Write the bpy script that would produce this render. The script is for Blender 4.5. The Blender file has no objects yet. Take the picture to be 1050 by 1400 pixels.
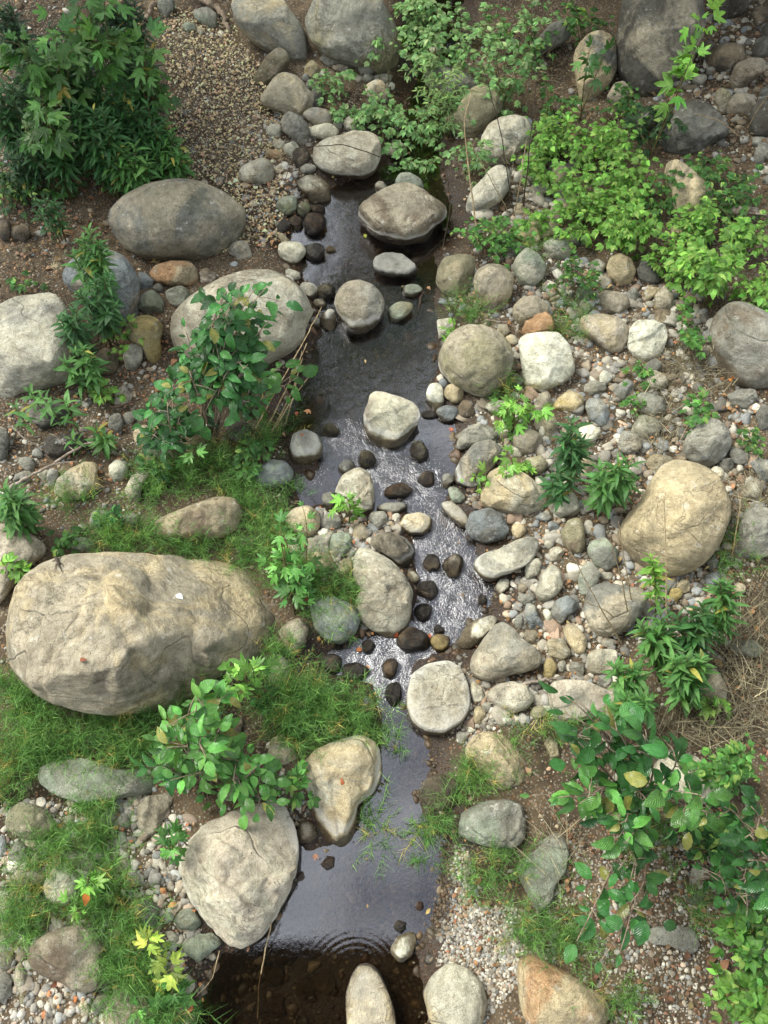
import bpy, math, random
import numpy as np
from mathutils import Vector

random.seed(7)
RNG = np.random.default_rng(11)
R = math.radians
SC = bpy.context.scene
COL = SC.collection

# ------------------------------------------------------------------ camera
PITCH, VFOV, CAM_Z = 64.3, 62.0, 5.5
cam_d = bpy.data.cameras.new('camera')
cam = bpy.data.objects.new('camera', cam_d)
COL.objects.link(cam)
cam.location = (0, 0, CAM_Z)
cam.rotation_euler = (R(90 - PITCH), 0, 0)
cam_d.sensor_fit = 'VERTICAL'
cam_d.angle = R(VFOV)
cam_d.clip_end = 400
cam_d.clip_start = 0.05
SC.camera = cam
SC.render.resolution_x, SC.render.resolution_y = 768, 1024

# ------------------------------------------------------------------ light
SUN_DIR = Vector((-0.56, 0.30, 0.80)).normalized()
SUN_EL = math.asin(SUN_DIR.z)
SUN_ROT = math.atan2(SUN_DIR.x, SUN_DIR.y)
world = bpy.data.worlds.new('World')
SC.world = world
world.use_nodes = True
wn, wl = world.node_tree.nodes, world.node_tree.links
wn.clear()
w_out = wn.new('ShaderNodeOutputWorld')
w_bg = wn.new('ShaderNodeBackground')
w_sky = wn.new('ShaderNodeTexSky')
w_sky.sky_type = 'NISHITA'
w_sky.sun_disc = False
w_sky.sun_elevation = SUN_EL
w_sky.sun_rotation = SUN_ROT
w_sky.air_density = 1.0
w_sky.dust_density = 3.0
w_bg.inputs['Strength'].default_value = 0.095
w_tc = wn.new('ShaderNodeTexCoord')
w_ns = wn.new('ShaderNodeTexNoise')
w_ns.inputs['Scale'].default_value = 6.0
w_ns.inputs['Detail'].default_value = 6
w_ns.inputs['Roughness'].default_value = 0.6
w_rp = wn.new('ShaderNodeMapRange')
w_rp.inputs[1].default_value, w_rp.inputs[2].default_value = 0.40, 0.60
w_rp.inputs[3].default_value, w_rp.inputs[4].default_value = 0.0, 1.0
w_mx = wn.new('ShaderNodeMix')
w_mx.data_type = 'RGBA'
w_mx.inputs[7].default_value = (13.0, 13.5, 14.6, 1)      # bright thin cloud, in the sky texture's own units
wl.new(w_tc.outputs['Generated'], w_ns.inputs['Vector'])
wl.new(w_ns.outputs['Fac'], w_rp.inputs[0])
wl.new(w_rp.outputs[0], w_mx.inputs[0])
wl.new(w_sky.outputs[0], w_mx.inputs[6])
wl.new(w_mx.outputs[2], w_bg.inputs['Color'])
wl.new(w_bg.outputs[0], w_out.inputs['Surface'])

sun_d = bpy.data.lights.new('sun', 'SUN')
sun = bpy.data.objects.new('sun', sun_d)
COL.objects.link(sun)
sun.rotation_euler = SUN_DIR.to_track_quat('Z', 'Y').to_euler()
sun_d.energy = 2.8
sun_d.angle = R(28)
sun_d.color = (1.0, 0.985, 0.91)

SC.view_settings.view_transform = 'Standard'
SC.view_settings.look = 'None'
SC.view_settings.exposure = 1.08
SC.view_settings.gamma = 1
SC.cycles.max_bounces = 8
SC.cycles.transparent_max_bounces = 12

# ------------------------------------------------------------------ helpers
def lin(c):
    c = np.asarray(c, float) / 255.0
    return np.where(c <= 0.04045, c / 12.92, ((c + 0.055) / 1.055) ** 2.4)

TANH = math.tan(R(VFOV / 2))
FWD = np.array([0, math.cos(R(PITCH)), -math.sin(R(PITCH))])
UPV = np.array([0, math.sin(R(PITCH)), math.cos(R(PITCH))])
RGT = np.array([1.0, 0, 0])
CAMP = np.array([0, 0, CAM_Z])

def ray(px, py):
    d = FWD + RGT * ((px - 525) / 700 * TANH) + UPV * ((700 - py) / 700 * TANH)
    return d / np.linalg.norm(d)

def plane_at(px, py, z=0.0):
    d = ray(px, py)
    return CAMP + d * ((z - CAM_Z) / d[2])

def _hash(ix, iy, iz, seed):
    n = (ix * 374761393 + iy * 668265263 + iz * 2147483647 + seed * 1274126177) & 0xFFFFFFFF
    n = ((n ^ (n >> 13)) * 1274126177) & 0xFFFFFFFF
    n = (n ^ (n >> 16)) & 0xFFFFFFFF
    return n

def perlin(p, seed=0):
    """gradient noise on an (N,3) array, about -1..1"""
    p = np.asarray(p, float)
    i = np.floor(p).astype(np.int64)
    f = p - i
    u = f * f * f * (f * (f * 6 - 15) + 10)
    out = np.zeros(len(p))
    for dx in (0, 1):
        for dy in (0, 1):
            for dz in (0, 1):
                h = _hash(i[:, 0] + dx, i[:, 1] + dy, i[:, 2] + dz, seed)
                gx = ((h & 1023) / 511.5) - 1
                gy = (((h >> 10) & 1023) / 511.5) - 1
                gz = (((h >> 20) & 1023) / 511.5) - 1
                d = gx * (f[:, 0] - dx) + gy * (f[:, 1] - dy) + gz * (f[:, 2] - dz)
                w = (u[:, 0] if dx else 1 - u[:, 0]) * (u[:, 1] if dy else 1 - u[:, 1]) * (u[:, 2] if dz else 1 - u[:, 2])
                out += w * d
    return out

def fbm(p, seed=0, octv=3):
    a, s = 0, 1.0
    for o in range(octv):
        a = a + s * perlin(np.asarray(p) * (2.0 ** o) + 17.3 * o, seed + o)
        s *= 0.5
    return a

def np_mesh(name, verts, faces, col=None, uv=None, smooth=True):
    """faces: (F,3) or (F,4) int array, or a list of such arrays"""
    me = bpy.data.meshes.new(name)
    verts = np.asarray(verts, np.float32)
    fl = faces if isinstance(faces, list) else [faces]
    fl = [np.asarray(f, np.int32) for f in fl if len(f)]
    me.vertices.add(len(verts))
    me.vertices.foreach_set('co', verts.ravel())
    loops = np.concatenate([f.ravel() for f in fl])
    tot = np.concatenate([np.full(len(f), f.shape[1], np.int32) for f in fl])
    st = np.concatenate([[0], np.cumsum(tot)[:-1]]).astype(np.int32)
    me.loops.add(len(loops))
    me.loops.foreach_set('vertex_index', loops)
    me.polygons.add(len(tot))
    me.polygons.foreach_set('loop_start', st)
    me.update(calc_edges=True)
    me.validate()
    if smooth:
        me.polygons.foreach_set('use_smooth', np.ones(len(me.polygons), bool))
    if col is not None:
        a = me.color_attributes.new('tone', 'FLOAT_COLOR', 'POINT')
        c = np.ones((len(verts), 4), np.float32)
        c[:, :3] = col
        a.data.foreach_set('color', c.ravel())
    if uv is not None:
        l = me.uv_layers.new(name='UVMap')
        l.data.foreach_set('uv', np.asarray(uv, np.float32)[loops].ravel())
    return me

def link(name, me, mat=None, parent=None, loc=None):
    o = bpy.data.objects.new(name, me)
    COL.objects.link(o)
    if mat is not None and me is not None:
        me.materials.append(mat)
    if parent is not None:
        o.parent = parent
    if loc is not None:
        o.location = tuple(loc)
    return o

LABELS = {}
def tag(o, label, cat, group=None):
    o['label'] = label
    o['category'] = cat
    if group:
        o['group'] = group
    LABELS.setdefault(label, []).append(o.name)
    return o

def ico(level):
    import bmesh
    bm = bmesh.new()
    bmesh.ops.create_icosphere(bm, subdivisions=level, radius=1)
    bm.verts.ensure_lookup_table()
    v = np.array([x.co[:] for x in bm.verts])
    f = np.array([[y.index for y in x.verts] for x in bm.faces])
    bm.free()
    return v / np.linalg.norm(v, axis=1)[:, None], f
ICO = {k: ico(k) for k in (2, 3, 4, 5, 6)}
ICO[7] = None

class NT:
    """short-hand for building a node tree"""
    def __init__(self, name):
        self.m = bpy.data.materials.new(name)
        self.m.use_nodes = True
        self.t = self.m.node_tree
        self.t.nodes.clear()
        self.out = self.t.nodes.new('ShaderNodeOutputMaterial')
    def n(self, typ, **kw):
        x = self.t.nodes.new('ShaderNode' + typ)
        for k, v in kw.items():
            setattr(x, k, v)
        return x
    def put(self, sock, v):
        if isinstance(v, bpy.types.NodeSocket):
            self.t.links.new(v, sock)
        elif v is not None:
            if sock.type == 'RGBA' and not isinstance(v, (int, float)) and len(v) == 3:
                v = (*v, 1)
            sock.default_value = v
    def math(self, op, a, b=None, c=None, clamp=False):
        x = self.n('Math', operation=op, use_clamp=clamp)
        for s, v in zip(x.inputs, (a, b, c)):
            self.put(s, v)
        return x.outputs[0]
    def vmath(self, op, a, b=None):
        x = self.n('VectorMath', operation=op)
        self.put(x.inputs[0], a)
        if b is not None:
            self.put(x.inputs[3] if op == 'SCALE' else x.inputs[1], b)
        return x.outputs[0]
    def mix(self, f, a, b, blend='MIX'):
        x = self.n('Mix', data_type='RGBA', blend_type=blend)
        self.put(x.inputs[0], f); self.put(x.inputs[6], a); self.put(x.inputs[7], b)
        return x.outputs[2]
    def rng(self, v, a, b, c=0.0, d=1.0, smooth=True):
        x = self.n('MapRange', interpolation_type='SMOOTHSTEP' if smooth else 'LINEAR')
        self.put(x.inputs[0], v)
        for i, q in enumerate((a, b, c, d)):
            self.put(x.inputs[i + 1], q)
        return x.outputs[0]
    def noise(self, vec, scale, detail=4, rough=0.55, dist=0.0):
        x = self.n('TexNoise')
        self.put(x.inputs['Vector'], vec)
        x.inputs['Scale'].default_value = scale
        x.inputs['Detail'].default_value = detail
        x.inputs['Roughness'].default_value = rough
        x.inputs['Distortion'].default_value = dist
        return x.outputs['Fac']
    def voro(self, vec, scale, feature='F1', out='Distance'):
        x = self.n('TexVoronoi', feature=feature)
        self.put(x.inputs['Vector'], vec)
        x.inputs['Scale'].default_value = scale
        return x.outputs[out]
    def attr(self, name, typ='OBJECT', out='Fac'):
        x = self.n('Attribute', attribute_type=typ, attribute_name=name)
        return x.outputs[out]
    def bump(self, h, strength, dist, normal=None):
        x = self.n('Bump')
        self.put(x.inputs['Height'], h)
        x.inputs['Strength'].default_value = strength
        x.inputs['Distance'].default_value = dist
        if normal is not None:
            self.put(x.inputs['Normal'], normal)
        return x.outputs[0]
    def bsdf(self, **kw):
        x = self.n('BsdfPrincipled')
        for k, v in kw.items():
            self.put(x.inputs[k], v)
        return x.outputs[0]
    def done(self, s):
        self.t.links.new(s, self.out.inputs['Surface'])
        return self.m

# ------------------------------------------------------------------ materials
def wet_mask(t, z, vec, lo=0.035, hi=0.06, amp=0.05):
    n = t.noise(vec, 9, 4)
    zz = t.math('SUBTRACT', z, t.math('MULTIPLY', t.math('SUBTRACT', n, 0.5), amp))
    return t.rng(zz, lo, hi, 1, 0), zz

def make_rock_mat():
    t = NT('creek_stone')
    tc = t.n('TexCoord')
    oi = t.n('ObjectInfo')
    geo = t.n('NewGeometry')
    sep = t.n('SeparateXYZ')
    t.put(sep.inputs[0], geo.outputs['Position'])
    off = t.math('MULTIPLY', oi.outputs['Random'], 60.0)
    vec = t.vmath('ADD', tc.outputs['Object'], off)
    c1 = oi.outputs['Color']
    c2 = t.attr('second', out='Color')
    fine = t.attr('fine')
    big = t.noise(vec, 3.2, 7, 0.62, 0.6)
    patch = t.rng(t.noise(vec, 2.1, 8, 0.66, 0.9), 0.45, 0.60)
    c = t.mix(patch, c1, c2)
    c = t.mix(t.rng(big, 0.3, 0.7, 0.0, 1.0), t.mix(1, c, (0.66, 0.655, 0.63), 'MULTIPLY'), t.mix(1, c, (1.2, 1.18, 1.13), 'MULTIPLY'))
    mid = t.noise(vec, 24, 6, 0.65)
    c = t.mix(t.rng(mid, 0.32, 0.66), t.mix(1, c, (0.70, 0.68, 0.64), 'MULTIPLY'), c)
    grain = t.noise(vec, 170, 3, 0.7)
    c = t.mix(t.rng(grain, 0.3, 0.7), t.mix(1, c, (0.62, 0.61, 0.59), 'MULTIPLY'), t.mix(1, c, (1.18, 1.18, 1.16), 'MULTIPLY'))
    # bedding streaks
    mp = t.n('Mapping')
    t.put(mp.inputs['Vector'], vec)
    mp.inputs['Rotation'].default_value = (0.5, 0.9, 0.3)
    mp.inputs['Scale'].default_value = (2.0, 2.0, 16.0)
    band = t.noise(mp.outputs[0], 2.2, 5, 0.6, 0.5)
    bstr = t.math('MULTIPLY', t.rng(band, 0.52, 0.66), t.math('MULTIPLY', t.attr('band'), 0.55))
    c = t.mix(bstr, c, t.mix(1, c, (0.55, 0.50, 0.44), 'MULTIPLY'))
    # pits and dark lichen
    pit = t.math('MULTIPLY', t.rng(t.voro(vec, 34), 0.0, 0.22, 1, 0), t.rng(t.noise(vec, 6, 3), 0.5, 0.62))
    c = t.mix(t.math('MULTIPLY', pit, 0.75), c, (0.045, 0.038, 0.03))
    lich = t.rng(t.noise(vec, 7.5, 8, 0.72), 0.58, 0.68)
    c = t.mix(t.math('MULTIPLY', lich, 0.55), c, t.mix(1, c, (0.42, 0.41, 0.38), 'MULTIPLY'))
    pale = t.rng(t.noise(t.vmath('ADD', vec, (3.1, 8.2, 1.7)), 13, 6, 0.7), 0.60, 0.68)
    c = t.mix(t.math('MULTIPLY', pale, 0.42), c, (0.62, 0.60, 0.52))
    # moss
    mo = t.math('MULTIPLY', t.rng(t.noise(vec, 4.5, 7, 0.7), 0.40, 0.60), t.attr('moss'))
    c = t.mix(t.math('MULTIPLY', mo, 0.75), c, (0.085, 0.105, 0.04))
    # water line: silt crust, then wet foot
    wet, zz = wet_mask(t, t.math('SUBTRACT', sep.outputs['Z'], t.math('MULTIPLY', t.attr('crust'), 0.042)), vec)
    crust = t.math('MULTIPLY', t.rng(zz, 0.055, 0.065), t.rng(zz, 0.075, 0.11, 1, 0))
    c = t.mix(t.math('MULTIPLY', crust, t.math('MULTIPLY', t.math('MINIMUM', t.attr('crust'), 1.0), 0.5)), c, (0.60, 0.59, 0.52))
    wet = t.math('MAXIMUM', wet, t.math('MULTIPLY', t.attr('wet'), t.rng(t.noise(vec, 11, 5, 0.65), 0.44, 0.62, 1.0, 0.55)))
    c = t.mix(wet, c, t.mix(1, c, (0.21, 0.175, 0.13), 'MULTIPLY'))
    rough = t.rng(wet, 0, 1, 0.86, 0.30, smooth=False)
    rn = t.n('Mapping')
    t.put(rn.inputs['Vector'], vec)
    rn.inputs['Rotation'].default_value = (0.4, 0.7, 0.9)
    rn.inputs['Scale'].default_value = (1.0, 1.7, 2.6)
    fr = t.math('ABSOLUTE', t.math('SUBTRACT', t.noise(rn.outputs[0], 3.0, 6, 0.62, 0.8), 0.5))
    crk = t.math('MULTIPLY', t.rng(fr, 0.0, 0.014, 1, 0), t.rng(t.noise(vec, 2.3, 3), 0.48, 0.60))
    c = t.mix(t.math('MULTIPLY', crk, 0.22), c, t.mix(1, c, (0.35, 0.31, 0.26), 'MULTIPLY'))
    big_crk = t.math('MULTIPLY', t.rng(t.math('ABSOLUTE', t.math('SUBTRACT', t.noise(rn.outputs[0], 0.8, 2, 0.45, 0.2), 0.5)), 0.0, 0.010, 1, 0), t.rng(t.noise(vec, 1.3, 2), 0.46, 0.56))
    big_crk = t.math('MULTIPLY', big_crk, fine)
    c = t.mix(t.math('MULTIPLY', big_crk, 0.14), c, t.mix(1, c, (0.32, 0.28, 0.23), 'MULTIPLY'))
    chip = t.voro(t.vmath('ADD', vec, t.vmath('SCALE', t.noise(vec, 5, 3), 0.3)), 9, 'F1')
    hgt = t.math('ADD', t.math('MULTIPLY', mid, 0.6), t.math('MULTIPLY', grain, 0.22))
    hgt = t.math('ADD', hgt, t.math('ADD', t.math('MULTIPLY', big, 1.5), t.math('MULTIPLY', chip, t.rng(t.noise(vec, 1.9, 3), 0.45, 0.65, 0.0, 0.6))))
    hgt = t.math('SUBTRACT', hgt, t.math('MULTIPLY', pit, 0.35))
    hgt = t.math('SUBTRACT', hgt, t.math('MULTIPLY', crk, 0.22))
    hgt = t.math('ADD', hgt, t.math('MULTIPLY', band, t.math('MULTIPLY', t.attr('band'), 0.6)))
    hgt = t.math('SUBTRACT', hgt, t.math('MULTIPLY', big_crk, 0.35))
    nrm = t.bump(hgt, 0.9, 0.035)
    return t.done(t.bsdf(**{'Base Color': c, 'Roughness': rough, 'Specular IOR Level': 0.35, 'Normal': nrm}))

def make_pebble_mat():
    t = NT('loose_pebbles')
    geo = t.n('NewGeometry')
    sep = t.n('SeparateXYZ')
    t.put(sep.inputs[0], geo.outputs['Position'])
    vec = geo.outputs['Position']
    c = t.attr('tone', 'GEOMETRY', 'Color')
    n = t.noise(vec, 90, 4, 0.65)
    c = t.mix(t.rng(n, 0.3, 0.7), t.mix(1, c, (0.66, 0.65, 0.62), 'MULTIPLY'), c)
    wet, _ = wet_mask(t, sep.outputs['Z'], vec, 0.02, 0.05, 0.05)
    c = t.mix(wet, c, t.mix(1, c, (0.25, 0.20, 0.14), 'MULTIPLY'))
    return t.done(t.bsdf(**{'Base Color': c, 'Roughness': t.rng(wet, 0, 1, 0.85, 0.3, smooth=False), 'Specular IOR Level': 0.3,
                            'Normal': t.bump(n, 0.5, 0.008)}))

def make_ground_mat():
    t = NT('creek_soil')
    geo = t.n('NewGeometry')
    sep = t.n('SeparateXYZ')
    vec = geo.outputs['Position']
    t.put(sep.inputs[0], vec)
    z = sep.outputs['Z']
    n1 = t.noise(vec, 1.3, 6, 0.6)
    n2 = t.noise(vec, 9, 6, 0.65)
    n3 = t.noise(vec, 60, 4, 0.7)
    soil = t.mix(t.rng(n1, 0.35, 0.65), tuple(lin((70, 59, 44))), tuple(lin((106, 92, 70))))
    soil = t.mix(t.rng(n2, 0.35, 0.65), t.mix(1, soil, (0.6, 0.58, 0.55), 'MULTIPLY'), soil)
    vcol = t.voro(vec, 70, 'F1', 'Color')
    vd = t.voro(vec, 70)
    sv = t.n('SeparateColor')
    t.put(sv.inputs[0], vcol)
    grit = t.mix(sv.outputs[0], tuple(lin((92, 84, 70))), tuple(lin((150, 140, 120))))
    grit = t.mix(t.rng(sv.outputs[1], 0.75, 0.8), grit, tuple(lin((136, 104, 74))))
    gm = t.math('MULTIPLY', t.rng(vd, 0.45, 0.6, 1, 0), t.rng(sv.outputs[2], 0.45, 0.52))
    c = t.mix(t.math('MULTIPLY', gm, 0.85), soil, grit)
    c = t.mix(t.rng(n3, 0.35, 0.7), t.mix(1, c, (0.72, 0.71, 0.70), 'MULTIPLY'), c)
    wet, zz = wet_mask(t, z, vec, 0.03, 0.09, 0.09)
    c = t.mix(wet, c, t.mix(1, c, (0.30, 0.23, 0.16), 'MULTIPLY'))
    h = t.math('ADD', t.math('MULTIPLY', gm, 0.5), t.math('ADD', n2, t.math('MULTIPLY', n3, 0.5)))
    return t.done(t.bsdf(**{'Base Color': c, 'Roughness': t.rng(wet, 0, 1, 0.9, 0.35, smooth=False), 'Specular IOR Level': 0.3,
                            'Normal': t.bump(h, 0.7, 0.02)}))

def make_leaf_mat(name, gloss=0.38, trans=0.30, veins=0.0):
    t = NT(name)
    c = t.attr('tone', 'GEOMETRY', 'Color')
    uv = t.n('UVMap')
    s = t.n('SeparateXYZ')
    t.put(s.inputs[0], uv.outputs[0])
    u = t.math('ABSOLUTE', t.math('SUBTRACT', s.outputs[0], 0.5))
    rib = t.rng(u, 0.0, 0.045, 1, 0)
    geo = t.n('NewGeometry')
    n = t.noise(geo.outputs['Position'], 45, 4, 0.6)
    c = t.mix(t.rng(n, 0.35, 0.65), t.mix(1, c, (0.72, 0.78, 0.72), 'MULTIPLY'), c)
    c = t.mix(t.math('MULTIPLY', rib, 0.35), c, t.mix(1, c, (1.7, 1.6, 1.5), 'MULTIPLY'))
    side = t.math('SINE', t.math('MULTIPLY', t.math('SUBTRACT', s.outputs[1], t.math('MULTIPLY', u, 0.7)), 58.0))
    nrm = t.bump(t.math('ADD', t.math('MULTIPLY', side, veins), t.math('MULTIPLY', n, 0.3)), 0.5, 0.006)
    p = t.bsdf(**{'Base Color': c, 'Roughness': gloss, 'Specular IOR Level': 0.45, 'Normal': nrm})
    tr = t.n('BsdfTranslucent')
    t.put(tr.inputs['Color'], t.mix(1, c, (1.25, 1.35, 0.7), 'MULTIPLY'))
    mx = t.n('MixShader')
    mx.inputs[0].default_value = trans
    t.t.links.new(p, mx.inputs[1])
    t.t.links.new(tr.outputs[0], mx.inputs[2])
    return t.done(mx.outputs[0])

def make_simple(name, c1, c2, scale=14, rough=0.85, bump=0.5):
    t = NT(name)
    tc = t.n('TexCoord')
    n = t.noise(tc.outputs['Object'], scale, 6, 0.65)
    c = t.mix(t.rng(n, 0.35, 0.65), tuple(lin(c1)), tuple(lin(c2)))
    return t.done(t.bsdf(**{'Base Color': c, 'Roughness': rough, 'Specular IOR Level': 0.3, 'Normal': t.bump(n, bump, 0.01)}))

def make_water_mat():
    t = NT('creek_water')
    geo = t.n('NewGeometry')
    vec = geo.outputs['Position']
    rif = t.attr('tone', 'GEOMETRY', 'Fac')
    n1 = t.noise(vec, 26, 4, 0.6, 1.2)
    mp = t.n('Mapping')
    t.put(mp.inputs['Vector'], vec)
    mp.inputs['Scale'].default_value = (1.0, 0.55, 1.0)
    n2 = t.noise(mp.outputs[0], 62, 3, 0.6, 1.6)
    h = t.math('MULTIPLY', t.math('ADD', n1, t.math('MULTIPLY', n2, 0.8)), t.math('ADD', t.math('MULTIPLY', rif, 0.22), 0.010))
    nrm = t.bump(h, 1.0, 0.022)
    g = t.n('BsdfGlossy')
    g.inputs['Roughness'].default_value = 0.02
    g.inputs['Color'].default_value = (0.97, 0.98, 1.0, 1)
    t.put(g.inputs['Normal'], nrm)
    tr = t.n('BsdfTransparent')
    tr.inputs['Color'].default_value = (0.56, 0.50, 0.41, 1)
    fr = t.n('Fresnel')
    fr.inputs['IOR'].default_value = 1.33
    t.put(fr.inputs['Normal'], nrm)
    fac = t.math('MULTIPLY', fr.outputs[0], WATER_SPEC, clamp=True)
    mx = t.n('MixShader')
    t.put(mx.inputs[0], fac)
    t.t.links.new(tr.outputs[0], mx.inputs[1])
    t.t.links.new(g.outputs[0], mx.inputs[2])
    return t.done(mx.outputs[0])

WATER_SPEC = 5.6
M_ROCK = make_rock_mat()
M_PEB = make_pebble_mat()
M_GROUND = make_ground_mat()
M_ALDER = make_leaf_mat('alder_leaf', 0.25, 0.20, 0.5)
M_LEAF = make_leaf_mat('soft_leaf', 0.45, 0.33, 0.25)
M_GRASS = make_leaf_mat('grass_blade', 0.55, 0.35)
M_DRY = make_leaf_mat('dry_leaf', 0.7, 0.15)
M_STEM = make_simple('green_stem', (92, 96, 52), (84, 66, 44), 30)
M_BARK = make_simple('grey_bark', (98, 84, 68), (140, 126, 106), 22)
M_STRAW = make_simple('straw', (176, 158, 122), (132, 112, 80), 30)
M_WOOD = make_simple('weathered_wood', (150, 140, 126), (102, 88, 72), 26)
M_TWIG = make_simple('dark_twig', (74, 60, 48), (50, 40, 32), 26)
M_CONC = make_simple('bridge_concrete', (128, 124, 116), (104, 100, 94), 5)
M_STEEL = make_simple('railing_steel', (74, 76, 74), (58, 60, 58), 9, 0.5, 0.1)
M_WATER = make_water_mat()

# ------------------------------------------------------------------ terrain
CREEK_PX = [(540, -60), (556, 10), (548, 60), (570, 105), (556, 150), (545, 215), (505, 238), (440, 262), (402, 300), (394, 330), (408, 346), (416, 380), (432, 420), (440, 460),
            (420, 482), (395, 520), (372, 560), (385, 590), (428, 600), (436, 642), (402, 652), (412, 692), (452, 690), (512, 700), (545, 690),
            (566, 715), (560, 760), (572, 792), (566, 850), (520, 862), (462, 882), (436, 900), (458, 926), (508, 936), (520, 980), (522, 1020),
            (518, 1070), (500, 1100), (480, 1150), (420, 1160), (402, 1150), (405, 1190), (375, 1250), (345, 1296), (300, 1300), (286, 1340), (268, 1400),
            (255, 1520), (575, 1520), (592, 1400), (576, 1330), (572, 1290), (592, 1262), (602, 1205), (612, 1150), (584, 1112), (574, 1082), (590, 1045),
            (586, 1010), (560, 960), (564, 915), (604, 892), (640, 884), (636, 868), (668, 832), (684, 800), (652, 778), (656, 740), (636, 718),
            (604, 690), (622, 668), (626, 612), (624, 575), (602, 560), (585, 530), (602, 508), (598, 478), (600, 440), (596, 410), (602, 378),
            (594, 342), (616, 320), (618, 280), (602, 240), (600, 200), (622, 150), (604, 110), (640, 60), (628, 10), (670, -60)]
CREEK = np.array([plane_at(*p)[:2] for p in CREEK_PX])

def signed_dist(P, poly):
    P = np.asarray(P, float)
    d = np.full(len(P), 1e9)
    ins = np.zeros(len(P), bool)
    n = len(poly)
    for i in range(n):
        a, b = poly[i], poly[(i + 1) % n]
        ab = b - a
        t = np.clip(((P - a) @ ab) / (ab @ ab), 0, 1)
        q = a + t[:, None] * ab
        d = np.minimum(d, np.hypot(P[:, 0] - q[:, 0], P[:, 1] - q[:, 1]))
        c = (a[1] > P[:, 1]) != (b[1] > P[:, 1])
        xi = (b[0] - a[0]) * (P[:, 1] - a[1]) / (b[1] - a[1] + 1e-12) + a[0]
        ins ^= c & (P[:, 0] < xi)
    return np.where(ins, -d, d)

def ss(x, a, b):
    t = np.clip((x - a) / (b - a), 0, 1)
    return t * t * (3 - 2 * t)

def height_raw(x, y):
    P = np.stack([x, y], 1)
    sd = signed_dist(P, CREEK)
    p3 = np.stack([x, y, np.zeros_like(x)], 1)
    o = np.maximum(sd, 0)
    sd_w = sd + 0.05 * perlin(p3 * 4.0, 3)
    h = np.where(sd_w < 0, -0.11 * ss(-sd_w, 0, 0.22), 0)
    oo = np.maximum(sd_w, 0)
    h = h + 0.10 * (1 - np.exp(-oo / 0.22)) + 0.035 * np.minimum(o, 6)
    h = h + 0.16 * np.clip(x - 1.7, 0, 6) * ss(y, 2.5, 6.5) + 0.05 * np.clip(x - 1.5, 0, 6)
    h = h + 0.05 * np.clip(-x - 1.8, 0, 6)
    k = np.minimum(1, oo / 0.3)
    h = h + k * (0.035 * perlin(p3 * 1.4, 5) + 0.014 * perlin(p3 * 7, 8)) + 0.006 * perlin(p3 * 16, 9)
    return h

def axis(lo, hi, step, far):
    mid = np.arange(lo, hi + 1e-6, step)
    ext = np.cumsum(step * 1.25 ** np.arange(1, 60))
    ext = ext[ext < far]
    return np.concatenate([(lo - ext)[::-1], mid, hi + ext])

GX = axis(-4.6, 4.6, 0.03, 60)
GY = axis(-1.0, 9.6, 0.03, 60)
_mx, _my = np.meshgrid(GX, GY)
GH = height_raw(_mx.ravel(), _my.ravel()).reshape(_mx.shape)

def height(x, y):
    x = np.atleast_1d(np.asarray(x, float)); y = np.atleast_1d(np.asarray(y, float))
    i = np.clip(np.searchsorted(GX, x) - 1, 0, len(GX) - 2)
    j = np.clip(np.searchsorted(GY, y) - 1, 0, len(GY) - 2)
    fx = np.clip((x - GX[i]) / (GX[i + 1] - GX[i]), 0, 1)
    fy = np.clip((y - GY[j]) / (GY[j + 1] - GY[j]), 0, 1)
    return (GH[j, i] * (1 - fx) * (1 - fy) + GH[j, i + 1] * fx * (1 - fy) + GH[j + 1, i] * (1 - fx) * fy + GH[j + 1, i + 1] * fx * fy)

def at(px, py, up=0.0, water=False):
    """the point seen at that pixel of the photograph, up metres above the ground"""
    d = ray(px, py)
    z = up
    for _ in range(14):
        P = CAMP + d * ((z - CAM_Z) / d[2])
        g = float(height(P[0], P[1])[0])
        if water:
            g = max(g, 0.0)
        z = 0.5 * z + 0.5 * (g + up)
    return CAMP + d * ((z - CAM_Z) / d[2])

nx, ny = len(GX), len(GY)
idx = np.arange(nx * ny).reshape(ny, nx)
gf = np.stack([idx[:-1, :-1].ravel(), idx[:-1, 1:].ravel(), idx[1:, 1:].ravel(), idx[1:, :-1].ravel()], 1)
g_o = link('ground', np_mesh('ground', np.stack([_mx.ravel(), _my.ravel(), GH.ravel()], 1), gf), M_GROUND)
g_o['kind'] = 'structure'

# water: one sheet with real ripples
wx = np.arange(-2.2, 1.6, 0.012)
wy = np.arange(-1.2, 9.9, 0.012)
_wx, _wy = np.meshgrid(wx, wy)
WP = np.stack([_wx.ravel(), _wy.ravel()], 1)
csd = signed_dist(np.stack([m.ravel() for m in np.meshgrid(wx[::8], wy[::8])], 1), CREEK).reshape(len(wy[::8]), len(wx[::8]))
from_idx = np.minimum(np.arange(len(wy)) // 8, csd.shape[0] - 1)
from_idx_x = np.minimum(np.arange(len(wx)) // 8, csd.shape[1] - 1)
wsd = csd[from_idx][:, from_idx_x].ravel()
def blob(px, py, r):
    c = plane_at(px, py)
    return np.exp(-((WP[:, 0] - c[0]) ** 2 + (WP[:, 1] - c[1]) ** 2) / (r * r))
rif = np.zeros(len(WP))
for b in ((600, 735, .28), (625, 790, .33), (640, 840, .25), (575, 660, .22), (540, 900, .30), (590, 870, .25), (520, 930, .22), (480, 600, .16), (520, 640, .22), (600, 890, .2), (430, 640, .12)):
    rif = np.maximum(rif, blob(*b))
calm = np.zeros(len(WP))
for b, k in (((450, 330, .5), .2), ((520, 440, .5), .2), ((500, 505, .4), .2), ((560, 520, .3), .2), ((470, 300, .3), .2)):
    calm = np.maximum(calm, k * blob(*b))
rif = np.maximum(rif, calm)
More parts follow.
